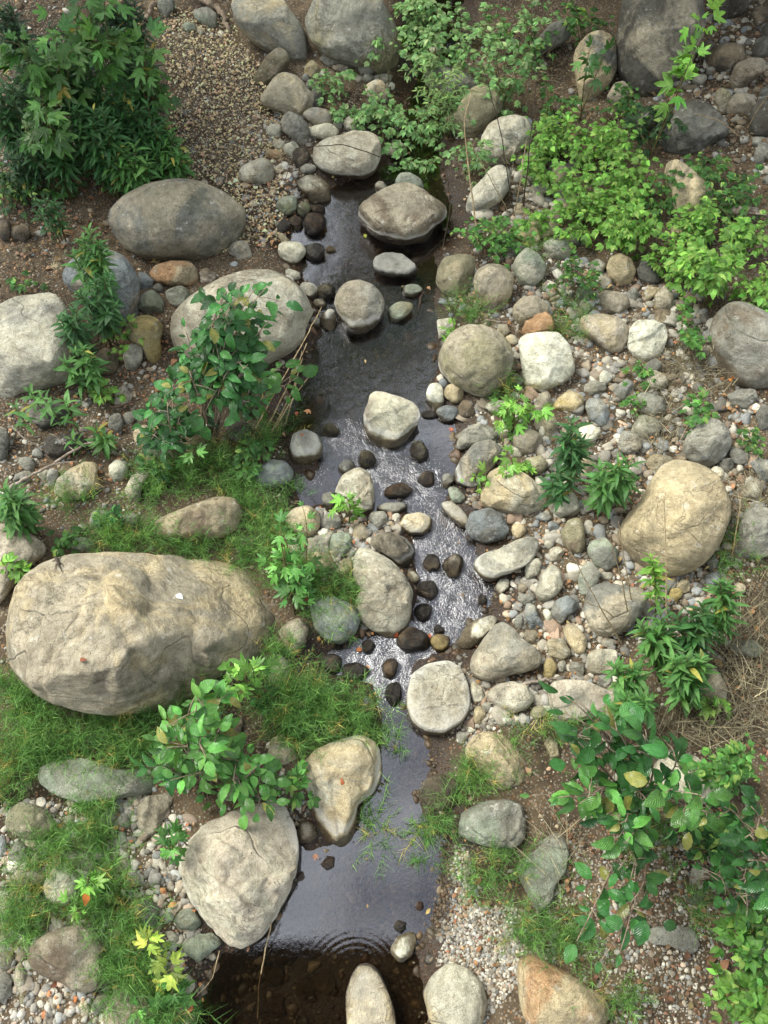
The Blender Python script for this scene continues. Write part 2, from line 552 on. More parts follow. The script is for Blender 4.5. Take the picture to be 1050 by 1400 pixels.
p3 = np.stack([WP[:, 0], WP[:, 1] * 0.6, np.zeros(len(WP))], 1)
wz = 0.0082 * rif * fbm(p3 * np.array([10.0, 17.0, 1]), 31, 2) + 0.0003 * perlin(p3 * 8, 33)
rc = plane_at(487, 1345)
rr = np.hypot(WP[:, 0] - rc[0], WP[:, 1] - rc[1])
ang = np.arctan2(WP[:, 1] - rc[1], WP[:, 0] - rc[0])
rr = rr + 0.012 * perlin(p3 * 5, 51)
wz += 0.00042 * 0.7 * np.sin(2 * math.pi * (rr / 0.034 + 3 * rr * rr)) * np.exp(-((rr - 0.23) / 0.075) ** 2) * ss(np.sin(ang), 0.0, 0.9) * (1 + 0.8 * perlin(p3 * 7, 52))
widx = np.arange(len(WP)).reshape(_wx.shape)
wf = np.stack([widx[:-1, :-1].ravel(), widx[:-1, 1:].ravel(), widx[1:, 1:].ravel(), widx[1:, :-1].ravel()], 1)
keep = (wsd[wf] < 0.2).any(1)
wf = wf[keep]
used, inv = np.unique(wf.ravel(), return_inverse=True)
w_o = link('water', np_mesh('water', np.concatenate([WP, wz[:, None]], 1)[used], inv.reshape(-1, 4), np.repeat(rif[used][:, None], 3, 1)), M_WATER)
w_o['kind'] = 'structure'
# ------------------------------------------------------------------ stones
TILE = {'A': (0, 0), 'B': (350, 0), 'C': (700, 0), 'D': (0, 350), 'E': (350, 350), 'F': (700, 350), 'G': (0, 700), 'H': (350, 700),
        'I': (700, 700), 'J': (0, 1050), 'K': (350, 1050), 'L': (700, 1050)}
PAL = {'tan': (190, 170, 132), 'pale': (198, 190, 168), 'white': (232, 228, 206), 'grey': (156, 152, 140), 'dgrey': (128, 126, 118), 'blue': (140, 148, 154),
       'green': (150, 160, 140), 'brown': (132, 112, 88), 'dark': (78, 70, 60), 'olive': (158, 148, 112), 'orange': (200, 146, 96), 'must': (192, 164, 92),
       'pink': (198, 182, 162), 'bed': (136, 106, 72), 'cream': (214, 206, 178), 'char': (96, 91, 82), 'rust': (146, 104, 70), 'sand': (206, 182, 138), 'warm': (174, 160, 136)}  # char on the giant boulder puts its shade into the stone colour
# tile colour second options | outline (tile pixels at 3x; S = whole-photo pixels; "e" = ellipse cx cy rx ry turn) | label | short name used by its neighbours
# options: m moss, w wet, f flat top, b bedding, k depth, n facets, L how far it stands out, c crust at the water line, s softness of the outline
STONES = '''
A warm dgrey m.2 n2 b.3|440,860 500,800 600,750 720,730 800,735 880,765 950,800 1000,840 1020,880 1005,930 975,985 940,1010 880,1040 800,1060 700,1065 600,1055 540,1045 500,1010 460,960 440,900|big grey boulder with a blackened top at the lower end of the gravel path|the blackened path boulder
A green grey|e 680 25 40 38 0|round grey green cobble tucked in the bend of the tree root|
A grey green|e 845 68 52 38 20|flat oval grey stone lying inside the curl of the tree root|
A green grey m.5|e 775 110 28 20 0||
A pale tan n3|e 1053 702 72 52 -15|flat cream stone lying alone at the creek edge of the gravel path|the lone cream path stone
A grey warm|e 985 1025 48 38 0|small grey stone touching the creek end of the blackened boulder|
A brown dark|e 15 940 36 42 0|brown half buried stone at the shaded edge below the leafy bank|
A brown dark|e 85 955 42 36 0||
S grey tan n2 f.8 m.1|312,-10 320,30 340,55 370,70 395,82 420,80 425,60 415,35 395,10 372,-25 330,-25|smooth grey and tan boulder at the top of the gravel path|the grey and tan top boulder
B warm brown n4 m.4|0,300 40,230 90,190 130,210 145,260 100,310 40,350 0,350 -20,330|brown angular rock under the grey and tan top boulder|
B grey olive n2 m.15 b.3|195,80 225,20 260,-40 480,-50 530,20 565,80 590,150 600,210 570,260 500,290 440,275 380,265 320,255 270,225 230,180 205,130|huge smooth grey boulder with a cracked corner at the head of the creek|the huge head boulder
B sand warm n4 m.25|10,410 40,360 80,310 110,293 160,305 200,340 225,380 255,395 230,440 200,470 130,470 60,450 20,430|tan angular boulder beside the gravel path below two huge boulders|the tan angular path boulder
B char dgrey|e 240 405 30 45 20||
B grey pink n3|100,490 130,455 175,470 215,510 220,570 180,600 140,560 110,540|pinkish grey blocky stone at the foot of the tan angular boulder|
B pale grey|e 75 535 37 27 0||
B pale tan|e 95 593 23 22 0||
B cream pale|e 147 612 34 31 0|round cream cobble in the small heap by the flat creek rock|
B sand orange|e 75 632 37 19 5|flat orange tan stone at the foot of the round cream cobble|
B brown dark|e 185 645 37 42 20||
B brown grey|e 212 690 32 20 0||
B warm grey n2|e 257 480 62 40 10||
B cream tan n2|e 280 540 60 36 0|cream boulder half behind the big flat creek rock|
B pale grey|e 335 510 20 22 0||
B pale warm|e 388 505 30 29 0||
B grey blue|e 225 345 20 18 0||
B grey blue|e 204 320 18 17 0||
B tan must m.3|e 228 285 32 36 0||
B warm pale n3 f.6 b.5 c1|225,640 250,580 310,550 400,525 470,530 510,570 515,640 490,700 440,725 370,720 300,715 250,690|wide flat grey rock with a wet foot crossed by a thin twig|the wide flat twig rock
B pale grey|e 570 615 52 30 -8||
B pale white n1 f.5 c1.5 L.5|160,745 205,706 260,715 305,765 300,812 250,828 195,800|oval pale stone with a white crusted rim standing in wet gravel|the crusted oval stone
B green olive m.7|e 128 840 45 40 0|mossy grey green cobble on the wet edge of the upper pool|
B olive dark m.8|e 195 862 31 34 0||
B dark brown w1|e 250 860 32 22 0||
B dark brown w1|e 165 912 32 26 20||
B dark bed w1 n3|e 240 915 52 42 -30|dark wet jagged rock in the shallow edge of the upper pool|
B dark dgrey w.6|e 110 930 22 40 30||
B tan warm|85,960 110,955 150,1000 140,1020 110,1005||
B cream pale|e 146 1032 55 48 0|pale rounded stone at the corner where the upper pool meets the bank|
B dark dgrey w1|e 235 1030 46 36 0||
B sand must|e 305 1022 19 14 0||
B warm brown n2 c1.5 b.2 f.7|415,860 440,820 500,785 545,755 600,742 660,748 700,780 750,820 795,860 790,895 740,920 720,960 690,990 600,1000 530,990 470,960 430,920 415,890|large round boulder with a rusty brown crown standing in the upper creek|the rusty crowned boulder
B green grey|570,760 572,735 590,708 630,705 680,735 692,778 640,800|grey green hump of rock leaning behind the rusty crowned boulder|
B grey warm|e 512 768 26 24 0||
B grey dgrey m.2 n2|690,260 720,235 800,270 880,300 930,350 900,420 800,420 720,390 690,320|grey rounded boulder half hidden behind the shrub over the creek|the shrub hidden boulder
B olive tan n2 m.2|850,400 890,350 960,350 1010,400 1015,450 960,510 900,570 860,560 780,520 760,480 820,450|olive tan boulder under the shrub with drooping white canes|the olive cane boulder
S pale warm n4 b.3|655,193 667,170 683,160 705,156 720,160 729,177 727,200 707,212 697,222 667,227 660,210|pale cracked boulder behind the tall dead canes|the pale cane boulder
B pale grey n4|855,840 880,780 930,730 960,690 1000,670 1050,700 1040,780 1000,830 940,860 890,870|pale leaning wedge rock with canes in front of it|the pale wedge rock
B pink pale|e 735 205 24 30 0||
B grey dgrey|e 450 285 32 27 0||
B grey pale|e 460 320 24 17 0||
B grey warm|e 520 320 42 19 -5||
B sand pale n2|e 498 372 56 40 15|tan boulder poking out of the low leaves below the huge head boulder|
B pale white|e 552 352 18 17 0||
B brown grey n3|e 310 240 48 28 0||
B brown warm|e 350 280 38 17 10||
C dgrey grey n1|80,215 110,150 160,95 210,75 250,100 245,150 200,190 140,210 100,235|dark grey tilted oval boulder in the shade above the brambles|the tilted oval boulder
C sand dgrey n3 b.3|250,230 270,180 320,130 370,122 420,150 430,220 430,290 400,350 340,400 290,410 265,350 255,290|tan upright boulder leaning on the giant dark boulder|the tan upright boulder
C char warm n2 b.3 k.8|425,200 435,120 450,0 470,-60 700,-60 780,-30 790,60 800,110 760,200 740,260 700,330 640,370 560,385 500,360 450,300 425,260|giant dark boulder rising out of the shaded bank|the giant dark boulder
C char dark n2|820,0 830,-40 1000,-50 960,50 890,85 830,70|black shaded boulder behind the giant dark boulder|
C brown dark|e 1022 65 37 42 0||
C char dark|e 1050 130 24 42 0||
C char dgrey n3|e 1032 195 46 42 0||
C brown dark n3 m.2|e 880 235 82 62 10|earthy brown rock half sunk in the shaded slope|
C brown warm n3|890,320 920,260 980,235 1040,240 1045,290 1000,320 970,350 910,355|brown blocky rock on the shaded slope behind the dark humped boulder|the brown slope rock
C pale grey|e 770 325 31 21 -10|small pale oval cobble on the shaded soil by the giant dark boulder|
C grey dgrey|e 815 290 20 18 0||
C warm olive n3|e 865 410 36 50 0||
C warm grey n4|e 945 427 62 46 15|grey tan block wedged behind the dark humped boulder|
C char dark n2|970,480 1000,420 1050,390 1080,400 1085,540 1050,565 1000,555 975,525|dark boulder with a pale bare stem across it|the stem crossed dark boulder
C grey dgrey|e 1026 625 32 42 15||
C dgrey brown|e 1040 380 26 21 0||
C dgrey grey|e 1010 580 26 21 0||
C char dgrey n3|597,570 640,500 690,430 740,405 800,415 850,460 895,510 890,560 820,590 760,625 700,620 640,600|dark humped boulder above the brambles|the dark humped boulder
C grey blue n3 m.4|500,500 540,450 620,430 660,440 640,490 570,530 510,535|blue grey rock in the shade of bramble leaves|
C warm grey n2|385,400 420,340 460,330 500,380 480,420 430,430||
C sand char n3|630,660 690,650 750,700 790,740 830,790 820,860 790,910 700,920 655,890 650,780 620,720|tan and black split boulder surrounded by bramble leaves|the tan and black boulder
C pale cream|e 85 660 47 45 0|rounded pale boulder topping the little pile beside the dead canes|the pale pile top stone
C pale grey n2|e 95 708 50 47 0||
C warm olive n3|150,720 190,660 235,690 240,720 210,770 165,780|olive tan angular stone beside the pile by the dead canes|
C grey pale|e 115 777 42 30 0||
C grey green|e 185 790 23 21 0||
C cream pale|e 135 630 23 33 0||
C pale tan|e 30 645 22 28 0||
C tan pale|e 35 860 28 30 0||
C must sand m.1|e 65 965 56 41 20|mustard tan smooth stone at the lower edge of the brambles|the mustard bramble stone
C sand olive m.3|e 132 935 62 42 0||
C olive tan m.4|e 230 870 46 42 0||
C grey dgrey|e 250 985 30 23 0||
C pale green m.5|e 190 1020 60 46 0||
C sand pale|e 685 940 30 26 0|small cream stone on soil at the foot of the tan and black boulder|
C tan brown|e 780 950 32 18 0||
D pale grey f.6 n3 b.5 k1|-60,200 40,160 120,140 215,138 250,170 300,260 325,330 310,400 290,490 250,515 120,545 0,590 -60,590|big pale grey boulder with a pitted flat top and dark layered underside|the pitted flat boulder
D blue warm n3|250,80 290,10 400,-40 500,-10 550,50 575,110 570,200 540,260 490,295 420,280 380,200 300,150 260,120|blue grey domed boulder behind tall lance leaved plants|the blue grey dome
D blue grey n3|565,65 600,70 635,100 620,130 580,145 570,110|small blue grey chip of stone beside the orange loaf stone|
D orange tan n2|605,70 640,35 700,18 780,20 815,60 815,100 770,120 690,122 640,105|orange loaf shaped stone below the blackened path boulder|the orange loaf stone
D brown pink|e 850 80 34 31 0||
D dgrey brown|e 650 130 23 17 0||
D green grey m.6|e 618 190 52 50 0||
D green grey m.5|e 730 165 52 42 0|green filmed round stone under the orange loaf stone|
D must olive m.25|510,300 540,255 590,240 640,250 675,290 660,340 665,400 640,438 600,430 585,385 530,345|smooth mustard yellow stone shaped like a kidney|the mustard kidney stone
D grey pale|e 545 413 42 56 20|smooth grey egg shaped cobble against the mustard kidney stone|
D pink grey n3|465,610 475,550 510,525 548,575 520,610|pinkish triangular stone on bare soil between leafy stems|
D grey dgrey b1|e 475 685 30 43 10||
D grey warm|e 530 665 26 25 0||
D sand warm n3|545,720 590,690 640,710 640,760 590,780 550,760||
D pale grey|e 690 735 25 29 0||
D grey green m.5|e 650 835 56 62 30||
D sand pale n4 m.1 b.4|215,970 235,910 290,870 350,840 405,850 400,900 410,950 370,970 330,1000 260,1000|tan and grey chunky stone ringed by grass at the end of a dead branch|the chunky branch stone
D pale green|445,860 480,832 525,845 525,885 500,925 465,930 447,900|pale rounded cobble alone on dark soil|the lone soil cobble
D pink grey n3 m.1|510,960 540,900 600,880 625,900 585,940 575,1000 530,1010||
S warm pale n2 b.2|230,443 240,418 265,400 300,380 333,369 352,367 378,369 392,376 408,388 423,408 432,424 424,437 417,452 413,468 393,482 360,497 310,500 260,496 236,474|large cream boulder with a leafy alder shrub in front of it|the cream alder boulder
D grey dgrey n3|-30,700 30,705 42,760 25,830 -30,860|grey block on the dark soil under the pitted flat boulder|
D dark char b1|175,770 200,735 320,730 360,760 340,800 220,830 185,815|dark brown log shaped rock under a spray of lance leaves|the dark log rock
D char dgrey n3|100,650 130,590 230,600 300,620 250,680 170,715|dark slab in the hollow below the pitted flat boulder|
D grey blue|e 155 810 23 21 0||
D dgrey grey|e 110 850 34 29 0||
D warm dgrey|e 95 910 42 27 -15||
D white pale n4|e 180 895 26 22 0|small white chip of stone under the dead branch|
D grey blue|e 215 905 25 36 20||
D brown dark m.2|e 430 435 60 58 0||
D dark char|e 1000 612 55 42 15|dark wet stone in the hollow under the cream alder boulder|
D dgrey dark n2|e 980 722 56 46 10||
S tan brown m.25 L.9|203,716 235,700 270,687 300,677 322,680 333,698 325,725 300,738 250,740 213,734|tan brown mossy rock rising out of the green horsetail grass|the mossy grass rock
E green blue b.5 m.2|0,870 60,832 120,840 155,880 150,920 100,945 30,952 -30,925|smooth green grey rock at the water edge below the horsetail grass|the green water edge rock
E grey dgrey c.5 f.6 L1|475,35 490,0 540,-20 600,-10 650,30 670,55 640,80 560,85 500,70|grey oval stone in the upper creek below the rusty crowned boulder|the grey upper creek stone
E warm grey c1.5 n1|318,190 335,140 370,105 420,95 480,115 520,160 530,205 520,250 480,295 430,318 380,310 350,275 330,230|round pale domed boulder standing in the middle of the upper creek|the round creek dome
E green grey w.3|e 640 140 44 24 -5||
E olive green m.3|e 590 225 57 36 -20|olive stone tilted in the water beside the round creek dome|
E grey pale c1|e 298 260 36 41 0|grey rounded cobble between the round creek dome and the cream boulder|
E grey dgrey|e 243 270 21 22 0||
E grey pale|e 262 195 26 18 10||
E dark olive w1 m.4|e 287 145 38 36 0||
E grey pale n2|e 220 140 42 31 20||
E pale grey|e 150 77 31 22 25||
E olive tan n2 m.15|735,110 745,50 770,5 830,-10 890,-5 905,30 890,80 870,150 830,170 770,150|flat faced olive tan block on the creek bank above the large olive dome|the olive block
E tan warm n3|890,110 900,60 950,30 1010,35 1060,80 1050,160 1010,220 960,230 920,210 900,160|rounded tan boulder next to the flat faced olive block|the tan boulder by the olive block
E olive warm c1 n1 m.15|745,430 760,370 800,310 860,280 930,280 1000,310 1045,360 1060,420 1040,490 990,550 930,580 880,560 820,530 780,500 750,460|large olive dome boulder on the bank with a dark worn patch|the large olive dome
E pale grey n2|740,262 800,252 820,290 790,330 750,345||
E cream pink n5 c1|440,650 455,610 470,555 510,553 600,580 650,600 678,645 660,700 620,750 580,780 540,785 470,765 445,720|cream faceted rock standing alone in the middle pool|the cream faceted pool rock
E white grey c.3|e 737 575 38 56 -15|smooth white egg shaped cobble at the edge of the middle pool|the white egg cobble
E sand tan|e 813 560 43 39 0|round tan cobble touching the white egg cobble|
E blue pale c0 L1|e 785 645 46 34 10||
E brown dark|e 862 628 36 34 0||
E dark dgrey w1|e 712 650 36 16 0||
E dark olive w1 m.3|e 455 832 39 33 10|dark wet cobble with a dry white cap upstream of the grey upright stone|
E dark olive w1 m.3|e 668 800 39 43 -10|dark wet cobble with a dry white cap just off the cream faceted pool rock|
E dark olive w.8 m.5|e 303 715 40 27 0||
E grey pale c1.5|135,790 150,730 200,708 250,730 275,780 270,820 220,850 160,850 140,830|grey domed stone with a fallen leaf on top at the grassy pool edge|the grey domed pool stone
E pale warm n3 c.5|325,960 350,900 400,870 430,865 470,890 485,940 488,1040 440,1075 360,1070 325,1020|pale upright slab at the head of the gravel bar in mid creek|the pale upright slab
E grey blue|e 375 870 36 36 30||
E grey pale|e 300 1000 29 36 0||
E dark bed w1|e 585 962 57 31 0||
E dark bed w1 n3|e 700 912 37 30 0|dark wet rock splitting the riffle below the middle pool|
E pale grey n2|820,770 850,710 910,685 970,700 1000,740 960,770 880,780 840,800|pale grey humped rock at the bank end of the middle pool|
E warm dgrey n3 c1|805,900 840,830 900,760 970,750 1020,800 980,860 940,900 910,950 860,950 820,930|tan and grey craggy rock sloping into the riffle|the craggy riffle rock
S pale sand n5 b.3|655,680 668,645 690,635 720,648 748,672 750,688 735,700 705,703 665,695|large pale ridged stone on the cobble bank|the pale ridged stone
E grey pale|e 785 920 26 30 0||
E green grey|e 822 982 42 28 40||
S warm pale c.5 L1|601,690 612,684 627,692 640,705 646,722 632,722 616,708|dark slab with a dry pale back along the riffle|
E grey pale n2|e 560 1032 62 24 -5|grey slab lying across the gravel bar in mid creek|
E green pale|e 992 620 46 31 0||
E tan pale|e 1010 305 29 25 0||
E pale sand|e 1048 345 24 22 0||
F green pale m.25|0,40 20,0 60,-40 110,-10 145,40 130,90 90,125 30,115|pale green smooth boulder at the lower edge of the brambles|the pale green boulder
F warm tan n2|0,210 40,170 90,160 150,200 155,235 110,260 50,285 5,260|tan rounded stone behind the orange pyramid stone|
F orange rust n4|42,310 60,240 110,213 160,240 188,300 150,310 90,320|orange pyramid shaped stone peeking over a big white block|the orange pyramid stone
F white cream n4 b.3 s3|20,350 50,320 120,310 190,310 235,360 255,430 262,470 230,510 140,548 70,540 45,500 35,430|large bright white squared block on the cobble bank|the large white block
F white cream n4 s3|472,370 480,300 510,262 580,260 630,280 640,330 620,390 600,425 545,430 490,395|bright white cube shaped block near the bramble strip|the white cube
F tan pink n2|270,280 290,240 370,235 440,250 480,290 475,350 450,400 400,400 340,350 290,320|tan slanting boulder between the two white blocks|the tan slanting boulder
F warm pink n2|360,170 375,140 430,145 475,165 487,205 450,240 390,225 362,200|pinkish grey rounded stone above the tan slanting boulder|
F sand orange n2 m.15|385,50 400,5 440,-15 490,10 510,60 490,110 440,120 400,90|tan stone with an orange stain at the edge of the brambles|the orange stained stone
F dgrey char|510,60 530,20 570,20 600,60 610,110 560,115 520,90|dark slate coloured stone under the bramble edge|
F pale grey n2|e 350 45 33 33 0||
F grey warm|e 385 110 36 24 40||
F sand pale n3|540,150 560,125 615,130 600,160 550,185||
F warm grey n2|e 625 175 42 50 20||
F tan brown|e 620 245 40 28 0||
F grey blue|e 497 160 24 33 20||
F pale tan|e 567 197 21 14 0||
F green pale m.3|e 330 167 27 22 0||
F green olive m.6|e 305 210 23 20 0||
F grey green m.5|e 298 150 34 40 0||
F grey brown n2 b.3|805,300 830,240 890,185 960,185 1050,230 1100,290 1100,530 1000,540 920,525 870,480 830,400 810,350|big dark grey boulder with a brown flank beside the dry grass|the brown flanked boulder
F white blue|e 383 500 27 31 -10|small smooth pale blue cobble among leaf litter|
F olive grey|293,530 330,510 385,520 390,550 330,570 298,555||
F must sand n3|160,620 190,580 235,548 290,570 295,605 260,640 220,635|mustard yellow wedge stone below the large white block|the mustard wedge
F blue grey n2|298,620 310,585 360,580 395,620 400,680 370,705 320,670|blue grey rounded slab below the mustard wedge|
F grey warm|e 130 600 36 42 0||
F warm olive|e 155 700 29 46 10||
F white cream n4|255,745 280,700 330,690 370,715 340,765 290,770||
F grey blue n3|412,545 470,500 500,520 490,560 460,595 420,575||
F grey green n3|500,600 520,560 580,565 630,585 630,640 580,665 530,640|grey squared stone at the edge of the dry grass|the grey squared stone
F warm pale|e 592 512 50 40 -10||
F olive dgrey|e 570 462 52 30 -40||
F pale green m.4|e 550 702 62 46 0||
F warm grey|e 482 765 52 46 0||
F grey blue n3 m.1|700,770 730,710 790,660 850,670 890,710 905,770 870,830 820,865 750,850 710,820|light blue grey boulder above the sandy boulder|the light blue grey boulder
F grey dgrey n3|880,570 930,545 1000,545 1010,580 970,630 910,610|grey stone at the foot of the brown flanked boulder|
F white grey|e 1000 625 21 21 0||
F char dgrey|e 1032 660 32 50 0||
F blue pale n3 b.4|970,850 1010,825 1060,840 1070,930 1020,915|blue grey streaked stone near the sandy boulder|
S sand tan n3 b.15|843,722 855,705 875,685 890,655 905,632 930,627 960,635 985,650 998,680 1001,705 990,730 985,745 965,770 940,785 905,788 880,775 860,755 845,735|big sandy yellow boulder with a broad flat face|the sandy boulder
F warm tan|e 610 850 56 40 0||
F tan brown|e 690 835 26 16 0||
F sand pale|e 838 890 32 27 0||
F char dgrey|e 880 858 31 31 0||
F grey dgrey n2|e 930 820 46 32 20||
F warm pale b.5|e 985 960 42 46 30||
F cream olive m.2|55,880 65,830 120,815 150,850 130,890 80,900|cream rounded stone half under bright green leaves|
F blue char n2|120,940 140,900 190,905 195,950 150,975|dark blue grey stone next to the pale ridged stone|
F tan sand|e 305 855 34 34 0||
F pale grey|e 20 800 23 29 0||
F grey warm n2|e 60 760 66 50 0||
F grey pale n2|e 212 1012 62 62 0||
F char dgrey|e 182 870 32 21 0||
S warm sand n7 b.7 k1|5,870 12,835 18,800 50,768 85,757 140,753 200,757 270,760 320,768 345,782 365,805 375,840 372,870 355,895 330,915 290,930 265,945 250,965 200,974 150,980 85,970 40,948 15,918|biggest tan grey boulder, a lizard basking near its upper rim|the lizard boulder
G pink warm n3 b.4|-50,50 0,45 60,55 130,90 185,130 195,170 150,200 100,240 60,280 40,340 -50,420|pinkish tan boulder behind the upper corner of the lizard boulder|the pinkish tan boulder
G green pale m.4|e 335 132 52 28 0||
G grey pale|e 530 35 38 30 0||
G pale grey|e 335 68 19 17 0||
G grey green m.5|e 410 30 46 40 0||
S green grey m.5 b.8 L.5 f.4|40,1060 60,1040 110,1034 160,1050 220,1056 210,1082 160,1094 115,1100 70,1087|low grey green slab sunk in the grass below the lizard boulder|the sunken green slab
S brown warm n3 b.5|300,1010 312,985 333,980 330,1000 318,1030 305,1035|brown split rock in the hollow beside the alder seedling|
H pale warm n4 b.3|390,230 410,150 440,135 500,165 560,200 610,260 645,320 640,380 630,440 590,470 520,478 450,465 410,420 400,360 430,320 400,280|pale two part boulder with a raised slab at the head of the lower riffle|the pale two part boulder
H warm dark c1 n2 w.4|460,130 490,90 550,80 620,110 655,150 650,190 600,225 550,190 500,160|dark stained stone with a dry tan end upstream of the pale two part boulder|
H sand pale c.4 n1 L1|575,60 610,10 670,0 720,20 725,60 690,90 630,95|smooth cream oval stone at the tip of the gravel bar|the cream oval stone
H blue char n3|855,60 880,0 960,-20 1010,10 1045,80 1000,120 940,130 880,105|dark slate blue boulder with a dry ridge at the riffle|the slate blue boulder
S pale grey c1.5 f.6|645,767 657,757 683,750 710,735 730,730 738,738 736,757 722,772 700,783 670,795 655,790|pale rounded slab sloping into the lower riffle|the pale riffle slab
H warm dark w.8 c1|e 720 208 39 34 0|dark cobble with a tan dry cap in the lower riffle|
H warm dark w.8 c1 n2|e 810 220 42 51 0|dark cobble with a grey dry cap in the lower riffle|the grey capped cobble
H white pale|e 645 268 26 23 30||
H dark bed w1 n3|e 705 318 43 41 0||
H dark bed w1 n3|e 685 410 36 39 0||
H dark olive w1|e 928 365 19 31 0||
H pale white n3|975,310 1000,275 1040,270 1040,310 1000,345||
H pale grey|e 1018 360 19 26 -30||
H bed dark w1 n2|e 645 525 67 52 10|big dark brown wet stone at the bottom of the lower riffle|the brown riffle stone
H must bed w.5 m.2|e 755 535 43 36 -20|olive yellow wet stone beside the brown riffle stone|
H bed dark w1 n2|e 550 640 31 45 20||
H dark char w1|e 565 745 37 47 0||
H dark bed w1|e 310 620 47 39 0||
H green dark w.5 c1|e 405 655 56 39 -10|dark wet stone with a pale top in the side water|
H dark char w1|e 460 550 25 30 30||
H dark char w1|e 750 482 23 18 0||
H pale grey n3 c1.5|830,540 850,480 900,440 970,420 1000,440 960,490 920,540 870,560|pale grey wedge between the riffle and the tan leaning boulder|
S warm grey n3|641,912 647,893 662,872 675,853 688,849 702,857 714,873 741,890 740,912 720,920 700,923 670,933 650,928|tan grey leaning boulder on the bank of the lower riffle|the tan leaning boulder
H warm pale c2 f.55 n0|618,750 636,665 700,622 790,605 845,640 875,720 882,800 850,862 780,916 700,912 640,872 616,810|flat topped round stone with a pale crusted rim in the lower creek|the flat topped creek stone
S pale pink c.3|665,947 680,935 700,931 720,936 732,957 720,970 700,976 683,970 670,960|smooth pale oval stone on gravel beside the flat topped creek stone|the pale oval stone
H pale tan|e 905 740 26 46 -15||
H sand olive|e 915 832 26 36 0||
H grey blue|e 845 925 21 26 -20||
H white pale|e 885 890 21 18 0||
H pale grey|e 945 800 17 23 30||
S sand warm n3|635,1022 650,1003 670,999 690,1006 708,1025 720,1042 715,1072 685,1082 650,1052 638,1037|tan rounded boulder with grass growing along its lower side|the tan grass edged boulder
H pink brown n4 m.2|90,490 130,450 180,430 220,480 200,540 150,580 120,570|pinkish brown angular stone beside the rim of the lizard boulder|
H green blue m.3 c0|215,380 225,345 320,345 400,380 430,440 410,500 350,540 290,530 240,480|grey green rounded boulder draped with horsetail at the side water|the horsetail draped boulder
S sand pink n2 m.1|385,712 400,695 420,690 437,700 438,720 425,735 400,728|tan pink stone at the grass edge behind the sapling|
H warm grey n3|205,180 215,120 260,95 320,75 310,130 300,185 240,185||
H pale green n5|290,140 310,90 350,80 390,90 390,150 350,190 310,190|pale grey green angular stone at the corner of the two part boulder|
H sand tan|e 260 205 62 42 0||
H olive sand|e 370 225 26 42 20||
H tan olive m.3|e 180 250 57 46 0||
H cream sand|e 155 150 26 36 0||
H sand warm|e 430 85 33 33 0||
H grey pale|e 500 30 38 38 20||
H green olive m.6|e 90 250 36 31 0||
H dgrey grey|e 310 40 38 42 0||
H grey pale m.5|50,660 60,600 100,580 140,620 135,700 100,730 60,700|grey flaky stone in the horsetail grass below the lizard boulder rim|
H grey pale n2|e 170 725 32 26 30||
H sand pale n3|45,1010 60,930 110,908 150,950 165,1000 110,1035 60,1030|pale tan wedge stone standing in horsetail grass|the pale grass wedge
S pale sand n4 c1 b.4|413,1045 430,1025 460,1012 490,1003 510,1010 522,1028 523,1060 512,1085 490,1100 487,1125 475,1150 460,1157 440,1140 430,1115 420,1085 413,1065|pale long rock with a rusty patch pushing into the lower pool|the pale rusty patched rock
I olive brown|200,80 230,30 280,20 300,60 300,140 280,175 230,160 205,120||
I dgrey green n2|305,160 320,120 380,100 430,150 440,210 390,245 340,220||
I green grey|270,280 285,225 325,200 360,240 355,290 320,340 290,345 275,310|grey green smooth stone standing on edge below the mugwort plants|
I warm dgrey n3|290,400 310,320 370,285 450,300 540,310 560,360 530,420 470,490 400,515 330,500 310,450|grey blocky boulder with thin dead stalks across it|the stalk crossed boulder
I pale grey|95,330 120,250 160,210 200,235 212,300 180,350 120,368|smooth grey teardrop stone lying on gravel and orange leaves|the grey teardrop stone
I pale white|50,240 60,200 110,187 125,215 105,260 60,275||
I pale warm|e 180 170 34 27 -20||
I grey pale|e 155 130 21 22 0||
I tan sand|e 28 75 33 29 0||
I blue dgrey|e 170 60 23 23 0||
I grey blue|e 130 20 34 16 0||
I grey dgrey|e 60 357 36 26 0||
I blue pale n3|48,420 60,370 95,380 110,430 135,460 120,500 80,480|blue grey long splinter of stone on the cobble bank|
I dgrey blue n3 b.8|160,400 180,360 230,340 275,370 270,400 230,430 200,465 165,430|dark mottled rough stone on the cobble bank|the mottled stone
I pale white|e 148 425 17 31 -30||
I brown warm|e 45 312 23 20 0||
I tan warm|e 80 510 28 29 0||
I grey dgrey|e 28 450 19 31 0||
I sand warm n2|205,480 230,450 270,470 310,520 300,580 260,585 230,540||
I pale tan n2|140,540 150,520 210,515 245,580 210,610 155,595||
I must sand|e 155 640 30 41 0|small yellow tan upright cobble beside the pinkish grey slab|
I warm grey|e 205 635 18 26 0||
I grey warm|e 265 645 24 42 -40||
I warm pale n3|305,630 315,575 350,560 430,565 440,640 400,670 330,665|tan grey squared stone above the pinkish grey slab|
I grey dgrey|e 382 692 42 26 15||
I grey pale|e 395 537 36 16 0||
I grey pink n2 L.6 f.6|145,740 160,695 220,685 300,690 400,730 470,740 450,800 300,850 200,870 160,830|wide pinkish grey slab under overhanging alder leaves|the pinkish grey slab
I olive sand|130,950 150,915 190,950 195,1000 160,1010||
I green olive m.4|e 110 820 32 27 0||
I olive warm m.2 n2|750,740 790,640 840,640 885,720 880,780 790,790|olive grey stone under tangled dry grass|
I grey green m.4|e 965 560 72 36 0||
I grey pale n4 b.6|915,130 930,60 960,-20 1070,-20 1070,180 980,190 920,170|grey cracked rock beside the sandy boulder under dry stems|the cracked grey rock
I grey pale|e 822 212 22 27 0||
